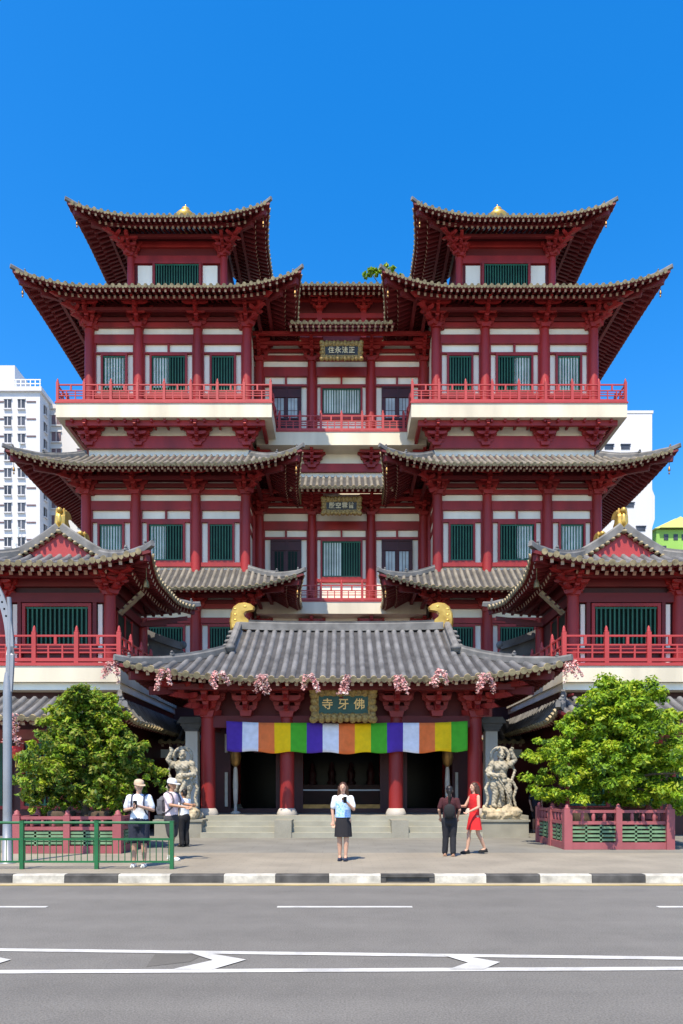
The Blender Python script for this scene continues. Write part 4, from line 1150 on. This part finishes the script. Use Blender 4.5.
b = MB(); b.lathe([(.16, 0), (.16, .02), (.095, .03), (.085, 1.0), (.085, 3.3), (.075, 3.65), (.05, 3.85)], (X, Y, GZ), 16); b.tube([(X+.03, Y, 3.9), (X+.05, Y, 5.2), (X+.03, Y, 5.5)], .045, 10)
b.build('pole', M['galv'], lp)
B0, B1, B2, B3 = V((X+.02, Y, 3.6)), V((X+.16, Y, 5.2)), V((X+.0, Y, 6.0)), V((X-1.7, Y, 7.1))
sm_ = []
for i in range(25):
    t = i/24; u = 1-t; sm_.append(B0*u**3 + B1*3*u*u*t + B2*3*u*t*t + B3*t**3)
b = MB(); b.sweep(sm_, [(-.03, -.075), (.03, -.075), (.03, .075), (-.03, .075)]); b.build('arm', M['galv'], lp)
h = MB()
for i in range(9, 24):
    p = sm_[i]; h.ell(p+V((0, -.032, 0)), (.022, .006, .022), 8, 6)
h.build('perforation', M['black'], lp)

# ------------------------------------------------------------------ guardian statues
def statue(sg):
    x, y = sg*5.0, 22.6; ped = GZ
    root = tag(empty('guardian_statue', (x, y, ped)), 'stone guardian figure on a rock base '+('left of the steps behind two people' if sg < 0 else 'right of the steps, beside the red dress'), 'statue', 'stone guardians')
    b = MB(); b.box(x-.72, x+.72, y-.6, y+.6, GZ-.05, .62); b.box(x-.76, x+.76, y-.64, y+.64, .62, .68); b.build('pedestal', M['granite'], root)
    rk = MB(); r = random.Random(3 if sg < 0 else 9)
    for _ in range(26): rk.ell((x+r.uniform(-.5, .5), y+r.uniform(-.36, .36), .74+r.random()*.28), (r.uniform(.14, .26), r.uniform(.14, .24), r.uniform(.1, .17)), 10, 7)
    rk.box(x-.5, x+.5, y-.4, y+.4, .66, .95)
    remesh(rk, 'rock', M['rock'], .03, root, 1, lambda c, n: n*(.04*noise.noise(c*9)+.02*noise.noise(c*23)))
    f = MB(); Z = 1.05
    def P(a, b_, c): return V((x+sg*a, y+b_, Z+c))
    KS = .9
    # legs in a wide stance with one knee bent
    for hp, kn, an in (((.12, 0, .88), (.28, -.12, .5), (.30, 0, .06)), ((-.12, 0, .88), (-.20, -.06, .46), (-.27, -.02, .06))):
        f.cap(P(*hp), P(*kn), .15, .12); f.cap(P(*kn), P(*an), .115, .085); f.cap(P(*an), P(an[0]+.03, an[1]-.2, .03), .075, .06)
    f.lathe([(.20, 0), (.25, .12), (.21, .26), (.25, .42), (.30, .58), (.22, .68), (.10, .74)], P(0, 0, .84), 16, ey=.72)
    f.ell(P(0, -.1, 1.0), (.2, .14, .14)); f.ell(P(0, -.03, .86), (.3, .22, .12))
    for s in (-1, 1):
        f.ell(P(s*.33, 0, 1.42), (.15, .14, .13)); f.ell(P(s*.13, -.16, 1.33), (.12, .07, .11))
        f.ell(P(s*.24, -.02, .72), (.16, .17, .26))
    # arms: one raised, one across the belly
    f.cap(P(.33, 0, 1.4), P(.5, -.06, 1.58), .105, .09); f.cap(P(.5, -.06, 1.58), P(.36, -.12, 1.82), .085, .07); f.ell(P(.35, -.12, 1.88), (.08, .08, .09))
    f.cap(P(-.33, 0, 1.4), P(-.47, -.1, 1.1), .105, .09); f.cap(P(-.47, -.1, 1.1), P(-.2, -.28, 1.05), .085, .07); f.ell(P(-.15, -.29, 1.06), (.08, .08, .08))
    for k in range(4):
        f.cap(P(-.12+.02*k, -.33, 1.11-.04*k), P(-.04, -.31, 1.1-.04*k), .022, .02, 8); f.cap(P(.33+.03*k, -.16, 1.93), P(.33+.03*k, -.18, 1.98), .022, .018, 8)
    # head, brow, nose, top knot
    f.cap(P(0, 0, 1.5), P(0, -.03, 1.62), .1, .09); f.ell(P(0, -.05, 1.74), (.125, .14, .16)); f.ell(P(0, -.19, 1.72), (.03, .04, .045)); f.ell(P(0, -.15, 1.64), (.08, .06, .05))
    for s in (-1, 1): f.ell(P(s*.055, -.165, 1.785), (.05, .03, .022)); f.ell(P(s*.13, -.03, 1.73), (.03, .045, .07)); f.ell(P(s*.05, -.17, 1.75), (.022, .02, .018))
    f.ell(P(0, 0, 1.93), (.08, .08, .09)); f.ell(P(0, -.02, 1.86), (.13, .13, .05))
    # flying scarf: a ring behind the head that falls past both flanks
    ring = [P(.40*math.cos(a)*.8, .12, 1.70+.28*math.sin(a)) for a in [math.radians(-35+250*i/20) for i in range(21)]]
    f.tube(ring, .07, 8)
    for s in (-1, 1):
        f.tube([P(s*.36, .08, 1.5), P(s*.52, .02, 1.2), P(s*.40, .0, .9), P(s*.56, 0, .62), P(s*.46, .02, .3), P(s*.55, 0, .02)], [.05, .055, .06, .06, .055, .05], 8)
    f.tube([P(-.17, -.2, .88), P(-.02, -.25, .55), P(.04, -.2, .25)], [.07, .08, .05], 8)
    f.tube([P(.0, .16, 0), P(0, .14, .5), P(0, .1, 1.0)], [.22, .2, .16], 8)
    if sg > 0: f.tube([P(-.2, -.3, 1.05), P(.1, -.3, .6), P(.34, -.28, .05)], [.03, .035, .03], 8)
    def dsp(c, n): return n*(.012*noise.noise(c*16)+.008*noise.noise(c*38) + .004*math.sin(c.z*60+c.x*45))
    fo = remesh(f, 'figure', M['stone'], .016, root, 1, dsp)
    fo.data.transform(Matrix.Translation((x, y, Z)) @ Matrix.Diagonal((.86, .9, .94, 1)) @ Matrix.Translation((-x, -y, -Z)))
statue(-1); statue(1)

# drum and ritual poles inside the porch
b = MB(); dr = tag(empty('drum', (-2.9, 24.9, 3.3)), 'pale round drum hanging in the left porch doorway, its lower edge below the banner', 'drum')
b.prism([(-2.9+.42*math.cos(2*PI*i/24), 3.32+.42*math.sin(2*PI*i/24)) for i in range(24)], 24.7, 25.0, 0); b.build('drumhead', M['plinth'], dr)
b = MB(); b.prism([(-2.9+.46*math.cos(2*PI*i/24), 3.32+.46*math.sin(2*PI*i/24)) for i in range(24)], 24.74, 24.96, 0); b.build('rim', M['brown'], dr)
for sg in (-1, 1):
    x = sg*3.62; po = tag(empty('ritual_pole', (x, 24.6, .77)), 'tall pale pole with a bronze head standing in the '+('left' if sg < 0 else 'right')+' porch bay', 'pole', 'ritual poles')
    b = MB(); b.lathe([(.16, 0), (.17, .05), (.06, .1), (.05, .3), (.075, .5), (.09, 1.0), (.07, 1.5), (.05, 1.6)], (x, 24.6, .77), 12); b.build('shaft', M['plinth'], po)
    b = MB(); b.lathe([(.05, 1.6), (.15, 1.7), (.2, 1.95), (.16, 2.2), (.2, 2.3), (.1, 2.6), (.02, 2.75)], (x, 24.6, .77), 14); b.build('head', M['bronze'], po)

# ------------------------------------------------------------------ people
EYE = mat('eye', (.02, .015, .012), .2, .1, 3); LIP = mat('lips', (.42, .11, .10), .5, .1, 6)
def person(label, x, y, h, rot, skin, arms, legs, top, bottom, hair, shoes, cap=None, build=1.0, headturn=0, group='people outside the temple'):
    """modelled facing -Y at 1.70 m, then scaled, turned and set down at (x, y)"""
    root = tag(empty('person', (x, y, GZ)), label, 'person', group)
    T = Matrix.Translation((x, y, GZ+.003)) @ Matrix.Rotation(rot, 4, 'Z') @ Matrix.Scale(h/1.70, 4)
    HT = Matrix.Translation((0, 0, 1.45)) @ Matrix.Rotation(headturn, 4, 'Z') @ Matrix.Translation((0, 0, -1.45))
    def fin(o): o.data.transform(T); return o
    w = build
    def hd(p): return HT @ V(p)
    f = MB()
    # head with face
    f.ell(hd((0, -.005, 1.595)), (.076, .094, .105), 16, 12); f.ell(hd((0, -.03, 1.535)), (.055, .065, .06), 14, 8)
    f.ell(hd((0, -.098, 1.578)), (.013, .018, .022), 8, 6); f.ell(hd((0, -.105, 1.568)), (.016, .012, .010), 8, 6)
    for s in (-1, 1): f.ell(hd((s*.076, .005, 1.585)), (.012, .022, .032), 8, 6)
    f.cap((0, .012, 1.36), hd((0, 0, 1.53)), .056, .05)
    f.lathe([(.10*w, .90), (.125*w, .98), (.115*w, 1.08), (.135*w, 1.2), (.15*w, 1.3), (.13*w, 1.37), (.06, 1.43)], (0, .01, 0), 16, ey=.68)
    hand_pts = []
    for s, (el, wr) in zip((-1, 1), arms):
        sh = V((s*.175*w, .01, 1.365)); el, wr = V(el), V(wr)
        f.cap(sh, el, .047*w, .038); f.cap(el, wr, .037, .025)
        d = (wr-el).normalized(); side = d.cross(V((0, -1, .2)))
        side = side.normalized() if side.length > .1 else V((1, 0, 0))
        nrm = side.cross(d)
        pc = wr+d*.05; f.cap(wr, wr+d*.075, .026, .030)
        for k in range(4):
            o_ = side*((k-1.5)*.021); L = (.062, .074, .070, .055)[k]
            a = wr+d*.085+o_; m_ = a+d*L*.55+nrm*.006; e = m_+d*L*.4+nrm*.025
            f.cap(a, m_, .0095, .009, 8); f.cap(m_, e, .009, .008, 8)
        a = wr+d*.03+side*(-.028*s); f.cap(a, a+d*.035+side*(-.022*s)+nrm*.01, .012, .010, 8); f.cap(a+d*.035+side*(-.022*s)+nrm*.01, a+d*.06+side*(-.024*s)+nrm*.02, .010, .008, 8)
        hand_pts.append(wr+d*.08)
    for s, (kn, an) in zip((-1, 1), legs):
        hp = V((s*.092*w, .01, .88)); kn, an = V(kn), V(an)
        f.cap(hp, kn, .082*w, .052*w); f.cap(kn+V((0, .006, 0)), kn.lerp(an, .35)+V((0, .018, 0)), .05*w, .052*w); f.cap(kn.lerp(an, .35)+V((0, .018, 0)), an, .05*w, .032)
        f.cap(an, an+V((0, -.12, -.045)), .034, .028)
    body = remesh(f, 'body', skin, .0075, root, 2)
    fin(body)
    e = MB()
    for s in (-1, 1): e.ell(hd((s*.031, -.088, 1.605)), (.013, .008, .007), 8, 6)
    fin(e.build('eyes', EYE, root))
    e = MB(); e.ell(hd((0, -.092, 1.535)), (.023, .009, .008), 10, 6); fin(e.build('mouth', LIP, root))
    # ---- clothes
    fold = lambda c, n: n*(.006*noise.noise(V((c.x*14, c.y*14, c.z*7)))+.003*noise.noise(c*30))
    t = MB(); kind, tm = top[0], top[1]
    hem = top[2] if len(top) > 2 else .86
    prof = [(.135*w+.015, hem), (.142*w+.014, hem+.1), (.128*w+.02, 1.08), (.143*w+.016, 1.2), (.155*w+.014, 1.3), (.145*w, 1.38), (.07, 1.435)]
    if kind == 'tee':
        t.lathe(prof, (0, .01, 0), 20, ey=.74)
        for s, (el, wr) in zip((-1, 1), arms):
            sh = V((s*.165*w, .01, 1.36)); el = V(el); t.cap(sh, sh.lerp(el, .74), .063*w, .060)
    elif kind == 'sleeveless':
        t.lathe(prof, (0, .01, 0), 20, ey=.74)
        for s in (-1, 1): t.ell((s*.13*w, .01, 1.375), (.055, .06, .05))
    to = fin(remesh(t, 'top', tm, .011, root, 3, fold))
    bk, bm = bottom[0], bottom[1]
    q = MB()
    if bk in ('shorts', 'trousers'):
        q.lathe([(.10*w, .74), (.155*w, .80), (.158*w, .9), (.14*w, 1.0), (.12*w, 1.03)], (0, .01, 0), 18, ey=.78)
        for s, (kn, an) in zip((-1, 1), legs):
            hp = V((s*.092*w, .01, .86)); kn, an = V(kn), V(an)
            if bk == 'shorts': q.cap(hp, hp.lerp(kn, .80), .098*w, .092*w)
            else: q.cap(hp, kn, .097*w, .076*w); q.cap(kn, an+V((0, 0, .01)), .075*w, .068*w)
        fin(remesh(q, 'trousers' if bk == 'trousers' else 'shorts', bm, .012, root, 3, fold))
    else:
        zb = bottom[2]; fl = bottom[3]
        q.lathe([(.15*w+fl, zb), (.155*w+fl*.75, zb+.08), (.158*w+fl*.3, .84), (.156*w, .92), (.13*w+.01, 1.04), (.11*w, 1.05)], (0, .01, 0), 40, ey=.78,
                fn=lambda tt, z: 1+(.045*math.sin(tt*11)+.025*math.sin(tt*5+1))*max(0, (1.0-z))*2)
        fin(q.build('skirt', bm, root))
    # hair
    g = MB(); g.ell(hd((0, .014, 1.625)), (.086, .098, .092), 16, 10); g.ell(hd((0, .04, 1.58)), (.082, .075, .09), 14, 8)
    if hair[0] == 'long':
        for i in range(9):
            a = math.radians(-20+220*i/8); xx = .078*math.cos(a); yy = .02+.075*math.sin(a)
            g.tube([hd((xx, yy, 1.62)), hd((xx*1.15, yy+.012, 1.5)), hd((xx*1.25, max(yy, .02)+.03, 1.38)), hd((xx*1.1, max(yy, .03)+.05, hair[2]))], [.035, .04, .036, .012], 8)
    elif hair[0] == 'tail':
        g.tube([hd((0, .10, 1.63)), hd((0, .15, 1.58)), hd((0, .15, 1.45)), hd((.01, .14, hair[2]))], [.035, .045, .04, .015], 10)
    elif hair[0] == 'bun': g.ell(hd((0, .09, 1.68)), (.045, .045, .045))
    fh = remesh(g, 'hair', hair[1], .011, root, 1, lambda c, n: n*.004*noise.noise(V((c.x*60, c.y*60, c.z*8))))
    # keep the face free of hair
    me = fh.data
    fin(fh)
    if cap:
        c = MB(); c.lathe([(.096, -.01), (.098, .03), (.086, .072), (.055, .095), (.01, .102)], (0, 0, 0), 20, ey=1.12)
        poly = [(.09*math.cos(a), -.05-.17*max(0, math.sin(a))**.7) for a in [PI*i/10 for i in range(11)]]
        c.prism(poly, .0, .012, 0, 'z')
        co = c.build('cap', cap, root); co.data.transform(T @ HT @ Matrix.Translation((0, .002, 1.628)) @ Matrix.Rotation(.2, 4, 'X'))
    for s, (kn, an) in zip((-1, 1), legs):
        k = MB(); an = V(an)
        k.ell(an+V((0, -.055, -.052)), (.046, .135, .042), 14, 8); k.ell(an+V((0, .01, -.025)), (.043, .055, .05), 12, 8); k.box(an.x-.04, an.x+.04, an.y-.17, an.y+.06, an.z-.083, an.z-.06)
        fin(k.build('shoe', shoes, root))
    return root, T, hand_pts
def thing_at(name, mb_, mats_, T, label, cat, loc, group=None):
    o = mb_.build(name, mats_); o.data.transform(T); tag(o, label, cat, group); return o
def backpack(T, mats_, label, w=.15):
    b = MB(); b.ell((0, .215, 1.14), (w, .10, .22), 16, 10); b.ell((0, .29, 1.06), (w*.8, .06, .12), 14, 8); b.box(-w*.85, w*.85, .14, .27, .96, 1.28)
    for s in (-1, 1): b.tube([(s*.10, .14, 1.34), (s*.115, .05, 1.435), (s*.118, -.075, 1.40), (s*.118, -.135, 1.27), (s*.135, -.115, 1.12), (s*.165, .03, 1.0), (s*.13, .15, 1.0)], .019, 8)
    b.tube([(-.04, .16, 1.34), (0, .17, 1.40), (.04, .16, 1.34)], .01, 6)
    o = remesh(b, 'backpack', mats_, .012, None, 2); o.data.transform(T); tag(o, label, 'backpack'); return o
def phone(T, p, label):
    b = MB(); b.box(p[0]-.036, p[0]+.036, p[1]-.006, p[1]+.006, p[2]-.07, p[2]+.07)
    return thing_at('phone', b, M['black'], T, label, 'phone', p)
C = lambda n, c: cloth(n, c)
stand = [((-.095, -.01, .47), (-.10, .02, .088)), ((.095, -.01, .47), (.10, .02, .088))]
# 1 man with cream cap looking at phone
_, T, hp = person('person in pale cap, white tee and navy shorts behind the green fence', (139-341.5)*13.85/720, 13.85, 1.66, .05, M['skin'],
    [((-.27, .02, 1.12), (-.06, -.24, 1.16)), ((.27, .02, 1.12), (.05, -.25, 1.20))], stand, ('tee', C('white_tee', (.70, .74, .80)), .86), ('shorts', C('navy_shorts', (.018, .022, .04))),
    ('short', M['hair']), C('white_shoes', (.75, .75, .73)), C('beige_cap', (.50, .37, .26)), 1.12, .55)
backpack(T, C('navy_backpack_cloth', (.03, .035, .07)), 'navy backpack on the person in the pale cap behind the fence')
phone(T, (0, -.325, 1.24), 'dark phone held by the person in the pale cap behind the fence')
# 2 man with white cap facing right
_, T, hp = person('person in white cap, pale pink tee and dark shorts, reaching forward', (172-341.5)*15.2/720, 15.2, 1.70, 1.15, M['skin2'],
    [((-.22, -.14, 1.16), (-.10, -.40, 1.12)), ((.22, -.14, 1.18), (.09, -.42, 1.16))], [((-.10, -.08, .47), (-.11, -.10, .088)), ((.10, .05, .47), (.10, .12, .088))],
    ('tee', C('pale_pink_tee', (.74, .60, .62)), .86), ('shorts', C('charcoal_shorts', (.035, .035, .04))), ('short', M['hair']), C('offwhite_shoes', (.68, .68, .66)), C('white_cap', (.62, .62, .62)), 1.05, -.1)
backpack(T, C('grey_backpack_cloth', (.10, .10, .115)), 'dark grey backpack on the person in the white cap beside the fence end', .19)
# 3 shorter person, white top, black trousers
person('short dark haired person in white top and black trousers', (184-341.5)*18.6/720, 18.6, 1.48, -2.2, M['skin2'],
    [((-.24, -.04, 1.12), (-.16, -.26, 1.16)), ((.24, .0, 1.12), (.18, -.22, 1.10))], stand, ('tee', C('white_blouse', (.76, .76, .75)), .80), ('trousers', C('black_trousers', (.012, .012, .014))),
    ('bun', M['hair']), C('black_shoes', (.02, .02, .02)), None, 1.1)
# 4 woman in the middle
rt4, T, hp = person('person in light blue vest and short black skirt, alone before the steps', (343-341.5)*15.05/720, 15.05, 1.63, -.08, M['skin'],
    [((-.235, .03, 1.11), (-.215, -.02, .86)), ((.235, -.06, 1.12), (.08, -.22, 1.29))], [((-.075, -.01, .47), (-.07, .02, .088)), ((.075, -.03, .47), (.06, -.03, .088))],
    ('tee', C('white_tee_plain', (.75, .76, .78)), .98), ('skirt', C('black_skirt_cloth', (.015, .014, .018)), .52, .03), ('long', M['hairb'], 1.22), C('navy_shoes', (.02, .025, .05)), None, 1.05)
vm = mat('blue_print_vest', (.12, .38, .80), .85, .1, 28, .1, 60, col2=(.55, .68, .85))
t = MB(); t.lathe([(.17, .945), (.168, 1.08), (.172, 1.2), (.178, 1.28), (.165, 1.32), (.10, 1.335)], (0, .008, 0), 24, ey=.80, fn=lambda a, z: 1+.02*math.sin(a*7))
o = t.build('vest', vm, rt4); o.data.transform(T)
phone(T, (.07, -.315, 1.33), 'dark phone held up by the person in the light blue vest')
# 5 woman from behind
_, T, hp = person('person seen from behind with dark ponytail, maroon top and black trousers', (449.5-341.5)*16.0/720, 16.0, 1.56, PI-.15, M['skin'],
    [((-.24, .03, 1.12), (-.19, -.12, .92)), ((.25, .02, 1.12), (.22, -.1, .94))], [((-.085, -.01, .47), (-.085, .03, .088)), ((.09, -.03, .47), (.11, -.05, .088))],
    ('tee', C('maroon_top', (.055, .010, .014)), .88), ('trousers', C('black_leather_trousers', (.014, .015, .02))), ('tail', M['hair'], 1.2), C('tan_shoes', (.40, .22, .14)), None, 1.05)
b = MB(); b.ell((0, .20, 1.10), (.14, .075, .18), 14, 8); b.box(-.12, .12, .13, .22, .94, 1.22)
for s in (-1, 1): b.tube([(s*.09, .12, 1.25), (s*.10, .04, 1.425), (s*.10, -.09, 1.36), (s*.13, -.10, 1.1), (s*.13, .1, .98)], .012, 6)
o = remesh(b, 'backpack', C('black_bag_cloth', (.012, .012, .014)), .012, None, 2); o.data.transform(T); tag(o, 'small black backpack on the person with the dark ponytail', 'backpack')
# 6 woman in red dress
rd = C('red_dress_cloth', (.62, .018, .022))
person('person with long brown hair in a short red dress and black shoes', (474-341.5)*16.6/720, 16.6, 1.64, -1.15, M['skin'],
    [((-.22, -.10, 1.13), (-.13, -.34, 1.14)), ((.22, -.02, 1.12), (.17, -.24, 1.02))], [((-.08, -.10, .475), (-.085, -.14, .088)), ((.08, .06, .475), (.08, .26, .115))],
    ('sleeveless', rd, .95), ('skirt', rd, .58, .075), ('long', M['hairb'], 1.10), C('black_flats', (.015, .015, .015)), None, .92)
# 7 person in the shade
person('person in dark clothes standing in the shade behind the right statue', (536-341.5)*24.6/720, 24.6, 1.66, .3, M['skin'],
    [((-.24, .02, 1.12), (-.22, -.05, .88)), ((.24, .02, 1.12), (.22, -.05, .88))], [((-.09, -.01, .47), (-.09, .02, .088)), ((.09, -.07, .47), (.10, -.1, .088))],
    ('tee', C('dark_blue_tee', (.02, .025, .045)), .86), ('shorts', C('black_shorts', (.012, .012, .015))), ('short', M['hair']), C('grey_shoes', (.3, .3, .3)))

# ------------------------------------------------------------------ background buildings
def wmesh(w, h, d=.5):
    b = MB(); b.box(-w/2, w/2, -.12, 0, -h/2, h/2, 0); b.box(-w/2-.15, w/2+.15, -.22, 0, h/2+.02, h/2+.22, 1); b.box(-w/2-.1, w/2+.1, -.3, 0, -h/2-.2, -h/2-.02, 1); b.box(-.05, .05, -.16, 0, -h/2+.01, h/2-.01, 1)
    return b
def put(me, name, loc, parent, rz=0):
    o = bpy.data.objects.new(name, me); COL.objects.link(o); o.location = loc; o.rotation_euler = (0, 0, rz); adopt(o, parent); return o
def apartment():
    root = tag(empty('apartment_block', (-60, 120, 0)), 'white high rise apartment block with rows of small windows at the left', 'building')
    b = MB(); b.box(-95, -49, 117, 130, 0, 66.0); b.box(-95, -48.6, 116.6, 130, 66.0, 66.7); b.build('wall', M['hdb'], root)
    b = MB(); b.box(-49, -36, 121, 131, 0, 65.3); b.box(-49, -35.7, 120.7, 131, 65.3, 66.0); b.box(-47.0, -41, 124, 130, 66, 68.5); b.build('wing_wall', M['hdb2'], root)
    r = MB()
    for i in range(60): x = -95+i*.78; r.box(x, x+.12, 116.8, 116.9, 66.7, 67.9)
    for z in (67.2, 67.85): r.box(-95, -48.8, 116.78, 116.92, z, z+.12)
    r.build('parapet_railing', M['white'], root)
    b = MB(); b.box(-58, -54, 119, 126, 67.5, 71.5); b.build('lift_tower', M['hdb'], root)
    m1 = wmesh(1.05, 1.45).mesh('window', [M['hdbwin'], M['hdb']]); m2 = wmesh(1.5, 1.6).mesh('window', [M['hdbbrown'], M['hdb2']])
    mv = MB(); mv.box(-.75, .75, -.1, 0, -.1, .1); mv = mv.mesh('vent', M['hdbbrown'])
    for k in range(10):
        z = 64.0-2.8*k
        for x in (-54.2, -52.0, -56.9, -59.2): put(m1, 'window', (x, 117, z), root)
        put(m1, 'window', (-49, 119, z-.1), root, PI/2)
        for x in (-50.4, -55.6): put(mv, 'vent', (x, 117, z+.4), root)
        for x in (-47.9, -43.6, -41.2): put(m2, 'window', (x, 121, z-.6), root)
    # laundry poles
    for x, z in ((-52.0, 57.5), (-52.6, 41.3), (-52.2, 43.9)): p = MB(); p.tube([(x, 117, z), (x+.3, 115, z-.5)], .06, 6); p.box(x, x+.45, 115.2, 115.6, z-2.0, z-.5); p.build('laundry', M['curtain'], root)
apartment()
def right_tower():
    root = tag(empty('tower_block', (55, 140, 0)), 'plain white tower block with few slit windows behind the right tower of the temple', 'building')
    b = MB(); b.box(48, 60.4, 140, 156, 0, 74.5); b.box(47.9, 60.6, 139.9, 156.1, 74.5, 75.0)
    b.prism([(60.4, 52), (61.0, 54), (61.0, 58.5), (60.4, 60)], 140.2, 155)
    b.build('wall', M['hdb'], root)
    b = MB(); b.box(40, 48, 142, 156, 0, 66); b.build('wing_wall', M['hdb'], root)
    m = MB(); m.box(-.85, .85, -.1, 0, -.4, .4); m.box(-1.0, 1.0, -.2, 0, .42, .6); m = m.mesh('window', M['hdbwin'])
    for x, z in ((55.2, 67.9), (56, 56.6), (58.2, 52.0), (52, 67.9), (52, 56.6), (56.0, 61.8)): put(m, 'window', (x, 140, z), root)
    g = MB(); g.box(54.1, 54.2, 139.95, 140, 0, 74); g.box(48, 60.4, 139.96, 140, 62.4, 62.5); g.build('joint', M['curtain'], root)
right_tower()
def green_building():
    root = tag(empty('green_building', (75, 150, 0)), 'lime green building with a yellow gabled top showing above the right pavilion roof', 'building')
    b = MB(); b.box(65.6, 90, 150, 165, 0, 55.5); b.build('wall', M['limegreen'], root)
    b = MB(); b.prism([(65, 55.6), (91, 55.6), (85, 57.6), (69.3, 57.6)], 149.5, 166); b.build('roof', M['yellowg'], root)
    b = MB(); b.prism([(66, 55.6), (74, 55.6), (70.2, 57.9)], 149, 150.2); b.build('gable', M['yellowg'], root)
    m = MB(); m.box(-.45, .45, -.1, 0, -.6, .6); m = m.mesh('window', M['hdbwin'])
    for x in (67.6, 69.6, 71.3, 73.5, 75.5): put(m, 'window', (x, 150, 53.9), root)
    for x in (67.2, 73, 74.2): put(m, 'window', (x, 150, 51.5), root)
green_building()
